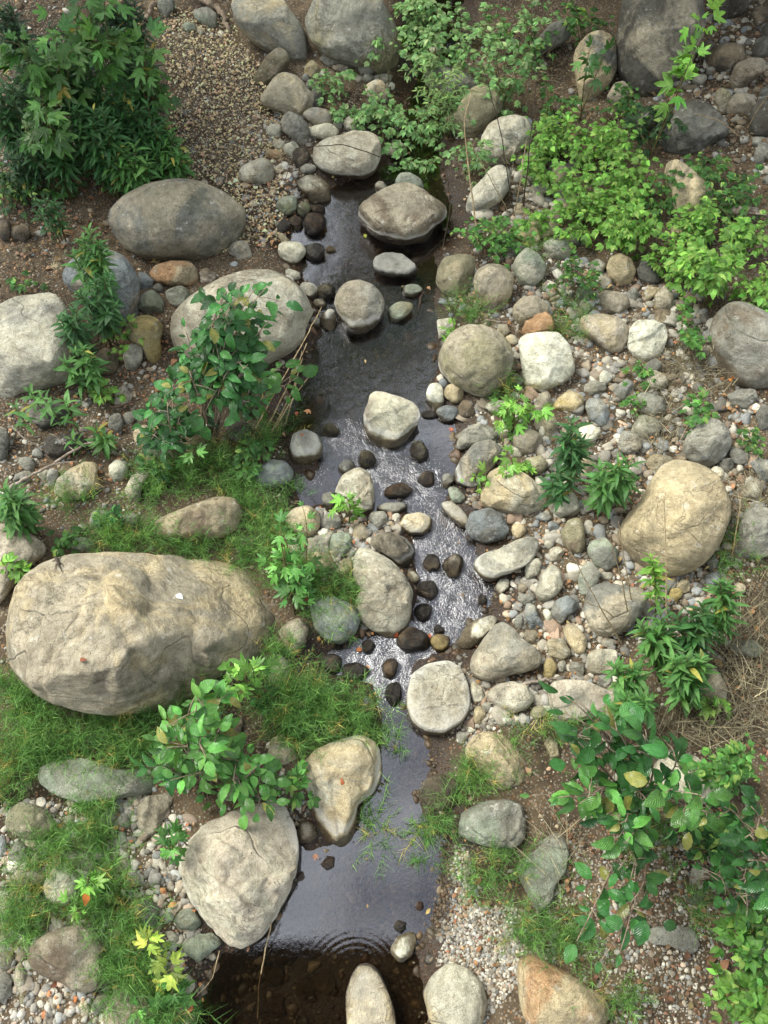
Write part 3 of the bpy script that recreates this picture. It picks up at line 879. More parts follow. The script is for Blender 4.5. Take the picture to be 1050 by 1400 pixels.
I blue char n3|785,260 850,235 860,290 810,305|small square slate blue stone below the sandy boulder|
I tan warm|e 705 305 27 30 0||
I must sand n2|e 672 337 27 28 0||
I warm grey|e 590 300 37 28 0||
I pale grey|e 385 263 29 18 0||
I tan warm|e 935 315 24 24 0||
S pale warm n3|898,1040 915,1023 950,1033 987,1060 985,1085 960,1102 920,1092 888,1066|pale boulder almost hidden by big alder leaves|the alder hidden boulder
J warm olive m.5 n2|15,230 40,170 80,135 150,150 210,180 225,240 190,290 110,295 50,270|tan boulder with grass spilling over its edge beside the sunken slab|the grass spilled boulder
J green grey b.4|398,215 430,165 460,160 483,195 460,235 415,255|grey green cracked cobble on gravel below the sunken green slab|
J grey pale|e 505 215 26 32 0||
J grey warm|e 540 187 17 21 0||
J green grey|e 502 287 21 27 0||
J warm grey n4|560,160 600,115 690,105 700,150 670,200 640,260 605,285 570,240|grey tan wedge shaped stone under the alder seedling|the wedge stone
J pale green|280,380 310,335 370,350 400,400 370,435 310,405||
J pale olive m.2 n2|35,460 70,415 150,410 200,440 180,480 100,495 40,485||
J cream green m.2 n1|175,480 215,410 290,410 345,450 330,520 290,565 240,570 185,530|pale greenish rounded stone with an orange leaf against it|the pale greenish stone
J olive grey b.6|420,420 440,370 465,365 450,420 440,475 415,470||
J olive warm n2|475,430 500,370 530,365 538,410 500,440||
J grey dgrey m.3|e 75 355 42 51 0||
J blue dgrey|e 8 320 20 46 0||
J grey olive|e 150 378 23 26 0||
J pale cream n2|-30,540 20,525 55,560 50,600 0,640 -30,640||
J char dgrey|540,590 560,550 610,540 655,570 650,630 610,665 560,630|dark round stone on wet gravel beside the great pink boulder|the dark round stone
J green olive m.7 w.3|710,625 740,580 790,570 825,630 790,665 730,660||
J green grey m.4 n3|740,730 800,680 870,680 905,720 860,760 815,798 770,770|mossy grey green block at the dark water under the great pink boulder|
J white pale n3|680,670 710,670 735,700 710,725 690,700||
J grey green|e 690 612 23 23 0||
J warm brown n2 b.3|105,770 130,720 180,680 250,655 330,640 400,670 430,720 440,880 380,925 300,920 250,880 180,860 120,820|grey brown humped boulder in the lower corner ringed by grass|the grey brown hump
J grey dgrey|-30,840 30,835 50,870 40,930 0,965 -30,965||
J warm grey|57,880 65,810 90,795 108,850 105,905 70,915||
J olive grey m.2|e 20 790 36 42 0||
J warm olive m.2 n2|420,1030 450,940 510,880 580,890 640,950 660,1000 620,1060 500,1090 430,1080|grey tan boulder behind the yellow maple seedling|the seedling boulder
J warm grey n2|372,980 400,930 450,910 460,945 430,1000 385,1015||
J pale tan|e 345 970 19 26 10||
J grey olive|e 95 950 16 31 0||
S pink pale n4 c1 b.25 k.9|243,1175 250,1150 275,1130 310,1112 350,1098 383,1093 400,1117 408,1143 410,1163 405,1197 390,1230 370,1267 353,1290 325,1300 305,1290 285,1265 265,1240 248,1210|great pinkish white boulder with a peeling face beside the lower pool|the great pink boulder
K pale pink c1|165,260 180,220 215,212 245,235 252,280 225,305 180,300|small pale round stone wedged between two boulders at the lower pool|
K dark bed w1|265,395 290,360 322,365 320,405 290,420|small dark triangular stone breaking the lower pool surface|
K dark brown w.6 m.3 L.4 n3|670,90 700,40 760,20 830,60 830,150 780,180 720,160 680,120|muddy dark rock at the margin of the lower pool|
S grey green b.4 n2 m.1|625,1130 633,1110 657,1097 683,1092 700,1093 715,1100 720,1130 717,1150 700,1162 665,1158 640,1150 627,1140|grey rounded block among grass tufts beside the lower pool|the grey tufted block
K white pale n3 c0 L1.6|550,740 580,690 640,670 662,700 640,770 600,795 570,780|pale pointed stone at the foot of the lower pool with ripples around it|the pale pointed stone
K warm tan c.35 f.6 L1.1 n0|370,1090 367,930 388,850 420,803 470,798 508,835 538,905 572,1000 580,1090|long tan stone with a pale rim in the dark water|the long tan stone
K pale sand n2|690,930 720,850 790,795 870,820 930,880 950,960 930,1050 880,1100 760,1100 710,1040|large cream boulder on white gravel at the foot of the lower pool|the cream gravel boulder
K dark brown w1|e 590 650 27 26 0||
K rust dark w.6|e 672 565 17 19 0||
L grey green m.2 b.5 n3 f.6 L.5|15,410 100,330 130,280 200,265 240,330 220,430 180,480 170,560 125,620 90,560 40,470|grey green split slab lying on end in grass|the split slab
L sand orange n2 m.15|20,800 50,750 130,780 230,840 320,900 380,930 408,980 390,1060 200,1100 80,1090 40,1000 25,900|warm tan boulder with grass along its top in the lower corner|the warm tan corner boulder
L grey dgrey f.15 L.25|560,660 680,645 750,660 780,740 740,770 650,730 570,720|flat grey slab flush with the gravel under hanging alder leaves|
L pale grey|e 770 450 42 50 -20||
L grey warm n2|e 450 75 50 60 0||
L olive warm m.3|e 620 180 60 40 0||
L dgrey brown|e 955 360 27 25 0||
L char dgrey|e 760 530 40 28 0||
K bed rust u|e 110 745 52 57 0|brown sunken stone in the dark water, the biggest beside the great pink boulder|
K bed rust u|e 75 850 37 42 0||
K bed olive u|e 285 880 42 47 0||
K bed rust u|e 80 980 47 42 0||
K bed brown u|e 200 905 40 42 0||
K bed rust u|e 232 742 42 37 0||
K warm bed u|e 405 420 42 50 0||
K pink bed u|e 225 490 42 52 0||
K pale bed u|e 292 560 30 36 0||
K warm bed u|e 480 600 62 50 0||
K warm bed u|e 340 480 44 40 0||
E pink bed u|e 395 665 32 35 0||
E warm bed u|e 320 640 50 40 0||
'''

def outline(tile, s):
    if tile == 'S':
        ox, oy, k = 0, 0, 1.0
    else:
        (ox, oy), k = TILE[tile], 3.0
    s = s.strip()
    if s[0] == 'e':
        cx, cy, rx, ry, a = [float(q) for q in s.split()[1:]]
        a = math.radians(a)
        r = random.Random(int(cx * 7 + cy * 13))
        pts = []
        ph = [r.uniform(0, 6.28) for _ in range(3)]
        for i in range(20):
            t = i / 20 * 2 * math.pi
            w = 1 + 0.06 * math.sin(2 * t + ph[0]) + 0.07 * math.sin(3 * t + ph[1]) + 0.045 * math.sin(5 * t + ph[2])
            x, y = rx * w * math.cos(t), ry * w * math.sin(t)
            pts.append((cx + x * math.cos(a) - y * math.sin(a), cy + x * math.sin(a) + y * math.cos(a)))
    else:
        pts = [tuple(float(v) for v in q.split(',')) for q in s.split()]
    return np.array([(ox + x / k, oy + y / k) for x, y in pts])

def poly_area_c(p):
    x, y = p[:, 0], p[:, 1]
    x2, y2 = np.roll(x, -1), np.roll(y, -1)
    cr = x * y2 - x2 * y
    a = cr.sum() / 2
    return abs(a), np.array([((x + x2) * cr).sum() / (6 * a), ((y + y2) * cr).sum() / (6 * a)])

def radial(poly, n=240, sig=4.0):
    """distance from the origin to the outline for n angles, slightly softened"""
    ang = np.arange(n) / n * 2 * np.pi
    r = np.zeros(n)
    for i in range(len(poly)):
        a, b = poly[i], poly[(i + 1) % len(poly)]
        e = b - a
        den = np.cos(ang) * e[1] - np.sin(ang) * e[0]
        with np.errstate(divide='ignore', invalid='ignore'):
            t = (a[0] * e[1] - a[1] * e[0]) / den
            s = (a[0] * np.sin(ang) - a[1] * np.cos(ang)) / den
        ok = (np.abs(den) > 1e-9) & (s >= -1e-6) & (s <= 1 + 1e-6) & (t > 0)
        r = np.where(ok & (t > r), t, r)
    bad = r <= 0
    if bad.any():
        r[bad] = np.interp(ang[bad], ang[~bad], r[~bad], period=2 * np.pi)
    k = np.exp(-0.5 * (np.arange(-16, 17) / sig) ** 2)
    k /= k.sum()
    rp = np.concatenate([r[-16:], r, r[:16]])
    return ang, np.convolve(rp, k, 'valid')

PAL = {k: tuple(0.3 * v[0] + 0.5 * v[1] + 0.2 * v[2] + 0.70 * (np.array(v) - (0.3 * v[0] + 0.5 * v[1] + 0.2 * v[2]))) for k, v in PAL.items()}
STONE_INFO = []
def build_stone(i, line):
    head, out, label, short = (line.split('|') + ['', ''])[:4]
    tk = head.split()
    tile, c1, c2 = tk[:3]
    o = dict(m=0, w=0, f=9, b=0, k=0.8, n=1, L=0.8, c=0, s=4.0, u=0)
    for q in tk[3:]:
        o[q[0]] = float(q[1:] or 1)
    px = outline(tile, out)
    if out.strip()[0] == 'e' and o['n'] == 1:
        o['n'] = 2 + i % 3
    area, c = poly_area_c(px)
    d = ray(*c)
    f3 = -d
    e1 = np.cross(d, np.array([0, 0, 1.0])); e1 /= np.linalg.norm(e1)
    e2 = np.cross(e1, d)
    sub = o['u'] > 0
    lift = 0.1
    for _ in range(8):
        if sub:
            C = at(c[0], c[1], 0.015)
        else:
            P0 = at(c[0], c[1], lift, water=True)
            C = P0
        uv = []
        for q in px:
            dq = ray(*q)
            t = ((C - CAMP) @ d) / (dq @ d)
            P = CAMP + dq * t - C
            uv.append((P @ e1, P @ e2))
        uv = np.array(uv)
        bdn = -uv[:, 1].min()
        cosp = math.hypot(d[0], d[1])
        lift = o['L'] * min(bdn * cosp, 0.75 * math.sqrt(area) * np.ptp(uv[:, 0]) / np.ptp(px[:, 0]))
    rb = math.sqrt(poly_area_c(uv)[0] / math.pi)
    rpx = math.sqrt(area / math.pi)
    lvl = 6 if rpx > 85 else 5 if rpx > 26 else 4 if rpx > 9 else 3
    v, f = ICO[lvl]
    ang, rad = radial(uv, sig=o['s'])
    rho = np.hypot(v[:, 0], v[:, 1])
    th = np.arctan2(v[:, 1], v[:, 0]) % (2 * np.pi)
    r = np.interp(th, ang, rad, period=2 * np.pi)
    rr = random.Random(i * 91 + 5)
    box = rr.uniform(0.62, 0.82)
    dep = rb * o['k'] * rr.uniform(0.9, 1.08)
    if sub:
        dep *= 0.35
    # pull deep spikes of the outline in a little away from the silhouette
    prof = rho ** box
    rs = rb + (r - rb) * np.minimum(1, prof ** 0.6)
    U = rs * np.cos(th) * prof
    V = rs * np.sin(th) * prof
    W = dep * np.sign(v[:, 2]) * np.abs(v[:, 2]) ** 0.9
    L3 = np.stack([U, V, W], 1)
    # worn flat faces towards the viewer's side and the top
    for _ in range(int(o['n'])):
        n3 = np.array([rr.gauss(0, 0.75), rr.gauss(0.25, 0.6), rr.uniform(0.45, 1.2)])
        n3 /= np.linalg.norm(n3)
        s = L3 @ n3
        offp = s.max() * rr.uniform(0.66 if o['n'] >= 3 else 0.74, 0.88)
        over = np.maximum(0, s - offp)
        soft = over * over / (over + 0.014 * rb)
        L3 = L3 - n3 * (soft * 0.86)[:, None]
    for _ in range(0 if sub or not o['n'] else 5 + 2 * int(o['n'])):
        n3 = np.array([rr.gauss(0, 1), rr.gauss(0, 1), rr.gauss(0.3, 0.8)])
        n3 /= np.linalg.norm(n3)
        s = L3 @ n3
        over = np.maximum(0, s - s.max() * rr.uniform(0.86, 0.96))
        L3 = L3 - n3 * (over * over / (over + 0.010 * rb) * 0.93)[:, None]
    # ledges where a slab has split off
    for _ in range(2 if o['n'] >= 4 else 1 if o['n'] >= 3 else 0):
        a = rr.uniform(0, 6.28)
        s = L3[:, 0] * math.cos(a) + L3[:, 1] * math.sin(a) + 0.35 * rb * perlin(L3 / rb * 1.3 + i, i + 7) + rr.uniform(-0.35, 0.35) * rb
        L3[:, 2] -= ss(s, 0, 0.07 * rb) * rr.uniform(0.06, 0.13) * rb * (L3[:, 2] > 0) * np.minimum(1, np.maximum(L3[:, 2], 0) / (0.3 * rb))
    P = L3[:, :1] * e1 + L3[:, 1:2] * e2 + L3[:, 2:] * f3
    nd = P / (np.linalg.norm(P, axis=1)[:, None] + 1e-9)
    q = P / rb
    sd = i * 3 + 1
    amp = 0.06 * fbm(q * 0.9 + i, sd, 2) + 0.036 * fbm(q * 2.4 + i, sd + 40, 4)
    ridg = 1 - np.abs(perlin(q * 1.7 + 5 + i, sd + 80))
    if o['n'] == 0:
        amp = amp * 0.45
    amp = amp - (0.05 if o['n'] else 0) * np.maximum(0, ridg - 0.86) / 0.14 * (rr.random() < 0.5)
    if rpx > 26:
        amp = amp + 0.012 * fbm(q * 9, sd + 60, 2)
    edge = 1 - 0.45 * np.exp(-(L3[:, 2] / (0.25 * rb)) ** 2)
    P = P + nd * (amp * rb * edge)[:, None]
    # bring the outline back to its traced size after the chipping
    dist = float(np.linalg.norm(C - CAMP))
    for _ in range(3):
        U, V, W = P @ e1, P @ e2, P @ f3
        tb = np.arctan2(V, U) % (2 * np.pi)
        bi = (tb / (2 * np.pi) * 60).astype(int) % 60
        mxr = np.zeros(60)
        up_ = P[:, 2] > -lift + 0.01
        np.maximum.at(mxr, bi[up_], (np.hypot(U, V) * dist / (dist - W))[up_])
        tg = np.interp((np.arange(60) + .5) / 60 * 2 * np.pi, ang, rad, period=2 * np.pi)
        fc = np.where(mxr < 0.78 * tg, 1.0, np.clip(tg / np.maximum(mxr, 1e-6), 0.9, 1.15))
        fc = (np.roll(fc, 2) + 2 * np.roll(fc, 1) + 3 * fc + 2 * np.roll(fc, -1) + np.roll(fc, -2)) / 9
        fs = np.interp(tb, (np.arange(60) + .5) / 60 * 2 * np.pi, fc, period=2 * np.pi)
        P = (U * fs)[:, None] * e1 + (V * fs)[:, None] * e2 + W[:, None] * f3
    zt = o['f'] * rb
    over = np.maximum(0, P[:, 2] - zt * 0.5)
    if o['f'] < 5:
        P[:, 2] = np.minimum(P[:, 2], zt * 0.5) + over * 0.22
    dn = np.minimum(P[:, 2] + lift * 0.6, 0)
    P[:, 2] += dn * (0.2 if sub else 0.55)
    big = rpx > 30
    name = 'boulder' if rpx > 30 else 'stone' if rpx > 13 else 'cobble'
    ob = link(name, np_mesh(name, P, f), M_ROCK, loc=C)
    jit = 1 + rr.uniform(-0.06, 0.06)
    TINT = np.array([0.965, 1.0, 0.965])
    ob.color = (*(lin(PAL[c1]) * TINT * ROCK_GAIN * jit), 1)
    ob['second'] = [float(x) for x in lin(PAL[c2]) * TINT * ROCK_GAIN * jit]
    ob['moss'], ob['wet'], ob['band'], ob['crust'] = float(o['m']), float(o['w']), float(o['b']), float(o['c'])
    ob['fine'] = 1.0 if rpx > 36 and o['n'] >= 2 else 0.0
    ob['kind'] = 'thing'
    STONE_INFO.append(dict(ob=ob, c=c, r=rpx, col=c1, label=label.strip(), short=short.strip(), wet=o['w'], sub=sub, moss=o['m'],
                           asp=np.ptp(px[:, 0]) / np.ptp(px[:, 1]), fac=o['n'], C=C))
    return ob

ROCK_GAIN = 1.04
for i, ln in enumerate([q for q in STONES.strip().split('\n')]):
    build_stone(i, ln)

# ---- labels for the stones that have none of their own: look, then where they lie
WORD = dict(tan='tan', pale='pale', white='white', grey='grey', dgrey='dark grey', blue='bluish grey', green='greenish grey', brown='brown', dark='dark brown',
            olive='olive', orange='orange', must='mustard', pink='pinkish', bed='brown', cream='cream', char='charcoal', rust='rusty', sand='light tan', warm='warm grey')
MARKS = [(s['c'], s['short'], s['r']) for s in STONE_INFO if s['short']]
def where(c, k, used=None):
    dd = sorted(((math.hypot(*(np.array(c) - m[0])) - 0.6 * m[2], m) for m in MARKS), key=lambda q: q[0])
    m = dd[k][1]
    dx, dy = c[0] - m[0][0], c[1] - m[0][1]
    if abs(dy) > abs(dx):
        rel = 'upstream of' if dy < 0 else 'downstream of'
    else:
        rel = 'creekward of' if abs(c[0] - 540) < abs(m[0][0] - 540) else 'bankward of'
    return rel, m[1]
def auto_label(desc, c, taken, most=16):
    for k in range(6):
        rel, m = where(c, k)
        lb = f'{desc} {rel} {m}'
        if lb not in taken and len(lb.split()) <= most and k < 2:
            return lb
    for k in range(1, 6):
        for j in range(0, k):
            r1, m1 = where(c, j); r2, m2 = where(c, k)
            lb = f'{desc} {r1} {m1}, towards {m2}'
            if lb not in taken and len(lb.split()) <= most:
                return lb
    return f'{desc} {rel} {m}'
taken = set(s['label'] for s in STONE_INFO if s['label'])
for s in STONE_INFO:
    lb = s['label']
    if not lb:
        shape = 'long' if s['asp'] > 1.55 else 'upright' if s['asp'] < 0.66 else 'angular' if s['fac'] >= 3 else 'oval' if s['asp'] > 1.25 else 'round'
        size = 'tiny' if s['r'] < 8 else 'small' if s['r'] < 12 else ''
        ex = 'sunken' if s['sub'] else 'wet' if s['wet'] > .5 else 'mossy' if s['moss'] > .45 else ''
        noun = 'stone' if s['r'] > 13 else 'cobble'
        lb = auto_label(' '.join(q for q in (size, ex, WORD[s['col']], shape, noun) if q), s['c'], taken)
        taken.add(lb)
    cat = 'boulder' if s['r'] > 30 else 'stone'
    tag(s['ob'], lb, cat, 'boulders along the creek' if cat == 'boulder' else 'loose stones on the banks and in the water')
    del s['ob']['kind']
# ------------------------------------------------------------------ leaves
def leaf_tpl(kind):
    """a leaf lying along +Y, upper side +Z: (verts, faces list, uv)"""
    if kind in ('alder', 'ovate', 'lance', 'blade', 'tiny'):
        rows = {'alder': 9, 'ovate': 6, 'lance': 7, 'blade': 5, 'tiny': 4}[kind]
        t = np.linspace(0, 1, rows)
        if kind == 'alder':
            w = 0.27 * np.sin(np.pi * np.clip(t, 0, 1) ** 0.85) ** 0.75 * (1 + 0.05 * np.where(np.arange(rows) % 2, 1, -1))
            fold, droop = 0.30, 0.22
        elif kind == 'ovate':
            w = 0.265 * np.sin(np.pi * t ** 0.72) ** 0.9
            fold, droop = 0.28, 0.20
        elif kind == 'lance':
            w = 0.115 * np.sin(np.pi * t ** 0.8) ** 0.8
            fold, droop = 0.35, 0.30
        elif kind == 'tiny':
            w = 0.36 * np.sin(np.pi * t ** 0.8)
            fold, droop = 0.25, 0.15
        else:
            w = 0.02 * (1 - t) ** 0.6
            fold, droop = 0.2, 0.5
        w[0] = max(w[0], 0.012); w[-1] = 0.004
        V, UV, F = [], [], []
        for i in range(rows):
            z = -droop * t[i] ** 2 + 0.06 * math.sin(t[i] * 3.1)
            for s in (-1, 0, 1):
                V.append((s * w[i], t[i] * (1 - 0.1 * droop), z + abs(s) * w[i] * fold))
                UV.append((0.5 + 0.5 * s, t[i]))
        for i in range(rows - 1):
            for s in (0, 1):
                a = i * 3 + s
                F.append((a, a + 1, a + 4, a + 3))
        return np.array(V), [np.array(F)], np.array(UV)
    if kind == 'lobed':
        tips = [(-78, 0.50), (-42, 0.86), (0, 1.0), (42, 0.86), (78, 0.50)]
        out = [(-150, 0.22)]
        for k, (a, r) in enumerate(tips):
            out += [(a - 13, r * 0.62), (a - 7, r * 0.80), (a, r), (a + 7, r * 0.80), (a + 13, r * 0.62)]
            if k < 4:
                out.append(((a + tips[k + 1][0]) / 2, 0.40))
        out.append((150, 0.22))
        V = [(0, 0.18, 0)]
        UV = [(0.5, 0.0)]
        for a, r in out:
            x, y = r * math.sin(math.radians(a)), 0.18 + r * math.cos(math.radians(a)) * 0.86
            V.append((x * 0.9, y, -0.22 * r * r + 0.05 * math.sin(a * 0.2)))
            UV.append((0.35 + 0.3 * (r < 0.5), 0.2))
        n = len(out)
        F = [(0, i + 1, i) for i in range(1, n)]
        F.append((0, 1, n))
        return np.array(V), [np.array(F)], np.array(UV)
    if kind == 'curl':
        V = [(x, y, 0.35 * (x * x) * 1.4 + 0.3 * math.sin(y * 3)) for y in (0, 0.25, 0.5, 0.75, 1.0) for x in
             [s * (0.03, 0.24, 0.32, 0.22, 0.02)[int(y * 4)] for s in (-1, 0, 1)]]
        F = [(i * 3 + s, i * 3 + s + 1, i * 3 + s + 4, i * 3 + s + 3) for i in range(4) for s in (0, 1)]
        return np.array(V), [np.array(F)], np.array([(0.2, 0.5)] * 15)
TPL = {k: leaf_tpl(k) for k in ('alder', 'ovate', 'lance', 'tiny', 'lobed', 'curl')}

def unit(a):
    return a / (np.linalg.norm(a, axis=-1, keepdims=True) + 1e-9)

def leaves_mesh(name, kind, pos, dirs, nrm, size, col):
    V, F, UV = TPL[kind]
    pos, dirs, nrm = np.asarray(pos, float), unit(np.asarray(dirs, float)), np.asarray(nrm, float)
    x = unit(np.cross(dirs, nrm)); z = np.cross(x, dirs)
    n, m = len(pos), len(V)
    s = np.asarray(size, float)[:, None, None]
    wv = 1 + 0.18 * RNG.standard_normal((n, 1, 1))
    P = pos[:, None] + s * (V[None, :, :1] * wv * x[:, None] + V[None, :, 1:2] * dirs[:, None] + V[None, :, 2:] * z[:, None] * (0.6 + 0.8 * RNG.random((n, 1, 1))))
    off = (np.arange(n) * m)[:, None, None]
    fs = [(f[None] + off).reshape(-1, f.shape[1]) for f in F]
    return np_mesh(name, P.reshape(-1, 3), fs, np.repeat(np.asarray(col), m, 0), np.tile(UV, (n, 1)))

def tones(n, c, spread=0.22, alt=None, palt=0.0):
    b = lin(c)
    k = np.exp(RNG.normal(0, spread, (n, 1)))
    h = 1 + RNG.normal(0, 0.10, (n, 3)) * np.array([1.0, 0.25, 0.6])
    C = b * k * h
    if alt is not None and palt > 0:
        m = RNG.random(n) < palt
        C[m] = lin(alt) * np.exp(RNG.normal(0, 0.2, (m.sum(), 1)))
    C = C * .86 + C.mean(1, keepdims=True) * .14
    return np.clip(C * LEAF_GAIN, 0.002, 0.8)
LEAF_GAIN = 0.8

def tube(paths, radii, sides=5):
    """paths: list of (k,3) arrays; radii: list of (r0, r1)"""
    VV, FF, o = [], [], 0
    for p, (r0, r1) in zip(paths, radii):
        p = np.asarray(p, float)
        k = len(p)
        t = unit(np.gradient(p, axis=0))
        a = unit(np.cross(t, np.array([0.31, 0.17, 0.93]) if abs(t[0][2]) < 0.9 else np.array([1.0, 0.2, 0])))
        b = np.cross(t, a)
        r = np.linspace(r0, r1, k)[:, None, None]
        an = np.arange(sides) / sides * 2 * np.pi
        ring = p[:, None] + r * (np.cos(an)[None, :, None] * a[:, None] + np.sin(an)[None, :, None] * b[:, None])
        VV.append(ring.reshape(-1, 3))
        i = np.arange(k - 1)[:, None] * sides
        j = np.arange(sides)[None]
        j2 = (j + 1) % sides
        FF.append(np.stack([i + j, i + j2, i + sides + j2, i + sides + j], -1).reshape(-1, 4) + o)
        tip = np.array([[k * sides - 1 - q for q in range(sides)][::-1]]) + o
        if sides == 4:
            FF.append(tip)
        o += k * sides
    return np.concatenate(VV), np.concatenate(FF)

def bez(a, b, c, n):
    t = np.linspace(0, 1, n)[:, None]
    return (1 - t) ** 2 * a + 2 * t * (1 - t) * b + t * t * c

def px_m(P):
    """metres per photograph pixel at a point"""
    return float((P - CAMP) @ FWD) * TANH / 700

# ------------------------------------------------------------------ plants
def plant_root(name, base):
    o = bpy.data.objects.new(name, None)
    o.empty_display_size = 0.1
    COL.objects.link(o)
    o.location = tuple(base)
    return o

def ellipsoid(n, shell=0.5):
    v = unit(RNG.normal(size=(n, 3)))
    r = (shell + (1 - shell) * RNG.random((n, 1))) if shell > 0 else RNG.random((n, 1)) ** (1 / 3)
    return v * r

SUNW = np.array([0, -0.25, 1.0])
def shrub(name, cx, cy, rx, ry, z, n, kind, size, col, mat, stems=7, base=None, flat=0.7, alt=None, palt=0.0, thick=0.006, spray=False):
    """woody or leafy plant: stems from one foot fan into a crown whose outline is rx by ry pixels, z metres up"""
    Cc = at(cx, cy, z)
    k = px_m(Cc)
    ax, ay = rx * k, ry * k
    if base is None:
        g = np.array([Cc[0] + RNG.normal() * 0.03, Cc[1] - ay * 0.1, 0])
    else:
        g = at(*base).copy()
    g[2] = max(float(height(g[0], g[1])[0]), -0.05) - 0.01
    root = plant_root(name, g)
    paths, rad, lp, ld, ln_, ls = [], [], [], [], [], []
    tgt = ellipsoid(stems, 0.55) * np.array([ax, ay, max(ax, ay) * flat])
    per = max(2, n // (stems * 4))
    for i in range(stems):
        e = Cc + tgt[i] * 0.95
        gb = g + np.array([RNG.normal() * 0.02, RNG.normal() * 0.02, 0])
        mid = gb * 0.45 + e * 0.55 + np.array([0, 0, abs(e[2] - gb[2]) * 0.35]) + RNG.normal(size=3) * 0.04
        p = bez(gb, mid, e, 10)
        paths.append(p - g); rad.append((thick, thick * 0.35))
        twigs = [p[5:]]
        for q in range(3):
            s = p[RNG.integers(4, 9)]
            d = unit(RNG.normal(size=3) * np.array([1, 1, 0.5]) + (s - Cc) / (max(ax, ay) + 1e-6) * 0.3)
            L = RNG.uniform(0.35, 0.9) * min(ax, ay)
            tw = bez(s, s + d * L * 0.5 + np.array([0, 0, 0.02]), s + d * L + np.array([0, 0, -0.02]), 6)
            paths.append(tw - g); rad.append((thick * 0.5, thick * 0.25))
            twigs.append(tw)
        for tw in twigs:
            tt = np.linspace(0.12, 1, per) + RNG.normal(0, 0.03, per)
            for j, t in enumerate(np.clip(tt, 0, 1)):
                f = t * (len(tw) - 1)
                a = int(min(f, len(tw) - 2)); b = f - a
                pos = tw[a] * (1 - b) + tw[a + 1] * b
                tan = unit(tw[a + 1] - tw[a])
                side = unit(np.cross(tan, np.array([0, 0, 1.0])) + 1e-6) * (1 if j % 2 else -1)
                d = side * 0.9 + tan * 0.5 + RNG.normal(size=3) * 0.3
                if j == per - 1:
                    d = tan + RNG.normal(size=3) * 0.2
                d[2] = d[2] * 0.5 - 0.05
                s = size * RNG.uniform(0.45, 1.2)
                rep = 3 if kind == 'tri' else 1
                d = unit(d)
                for q in range(rep):
                    dd = d if rep == 1 else unit(d + (q - 1) * 0.95 * np.cross(np.array([0, 0, 1.0]), d))
                    lp.append(pos + d * (s * 0.25)); ld.append(dd); ls.append(s if q == 1 or rep == 1 else s * 0.85)
                    ln_.append(SUNW + RNG.normal(size=3) * 0.38)
    kk = 'ovate' if kind == 'tri' else kind
    v, f = tube(paths, rad, 4)
    link('stems', np_mesh('stems', v, f), M_STEM if kind != 'alder' else M_BARK, root)
    link('foliage', leaves_mesh('foliage', kk, np.array(lp) - g, ld, ln_, ls, tones(len(lp), col, 0.32, alt, palt)), mat, root)
    return root

def mugwort(name, cx, cy, rx, ry, z, stems, size, col, alt=None, palt=0.0, base=None, kind='lance', bend=0.2):
    """upright leafy stems: each tip ends in a rosette seen from above"""
    Cc = at(cx, cy, z)
    k = px_m(Cc)
    ax, ay = rx * k, ry * k
    g = np.array([Cc[0], Cc[1] - ay * 0.2, 0]) if base is None else at(*base).copy()
    g[2] = float(height(g[0], g[1])[0]) - 0.01
    root = plant_root(name, g)
    paths, rad, lp, ld, ln_, ls = [], [], [], [], [], []
    for i in range(stems):
        a = RNG.uniform(0, 6.28); r = math.sqrt(RNG.random()) * (0.0 if stems == 1 else 0.8)
        # footprint spreads sideways; the far part of the outline is reached by height
        e = Cc + np.array([ax * r * math.cos(a), ay * 0.55 * r * math.sin(a), ay * 0.6 * r * math.sin(a)])
        e[2] = max(e[2], g[2] + 0.12)
        gb = g * 0.55 + np.array([e[0], e[1], g[2]]) * 0.45 if base is None else g + RNG.normal(size=3) * np.array([.03, .03, 0])
        gb[2] = float(height(gb[0], gb[1])[0]) - 0.01
        H = np.linalg.norm(e - gb)
        p = bez(gb, gb * 0.5 + e * 0.5 + np.array([0, 0, H * bend]), e, 12)
        paths.append(p - g); rad.append((0.005, 0.002))
        nl = max(11, int(H / size * 5))
        for j in range(nl):
            t = 0.22 + 0.78 * (j / (nl - 1)) ** 0.85
            fpos = t * 11
            q = int(min(fpos, 10)); b = fpos - q
            pos = p[q] * (1 - b) + p[q + 1] * b
            tan = unit(p[q + 1] - p[q])
            an = j * 2.39996 + i
            u = unit(np.cross(tan, np.array([0.2, 0.9, 0.1]))); w = np.cross(tan, u)
            out = u * math.cos(an) + w * math.sin(an)
            up = 0.25 + 0.9 * max(0, t - 0.75) / 0.25
            d = unit(out + tan * up + RNG.normal(size=3) * 0.12)
            s = size * (1.05 - 0.55 * max(0, t - 0.8) / 0.2) * RNG.uniform(0.75, 1.15) * (0.65 + 0.35 * min(1, t * 2))
            lp.append(pos); ld.append(d); ln_.append(tan + np.array([0, 0, 0.4]) + RNG.normal(size=3) * 0.15); ls.append(s)
    v, f = tube(paths, rad, 4)
    link('stems', np_mesh('stems', v, f), M_STEM, root)
    link('foliage', leaves_mesh('foliage', kind, np.array(lp) - g, ld, ln_, ls, tones(len(lp), col, 0.2, alt, palt)), M_LEAF, root)
    return root

MUG, MUG2, BRAM, BRAM2, ALD, ALD2, SYC, ROSE, LIME = (70, 122, 58), (96, 152, 66), (128, 184, 58), (80, 134, 48), (60, 120, 48), (96, 158, 60), (92, 142, 56), (132, 180, 98), (192, 206, 50)
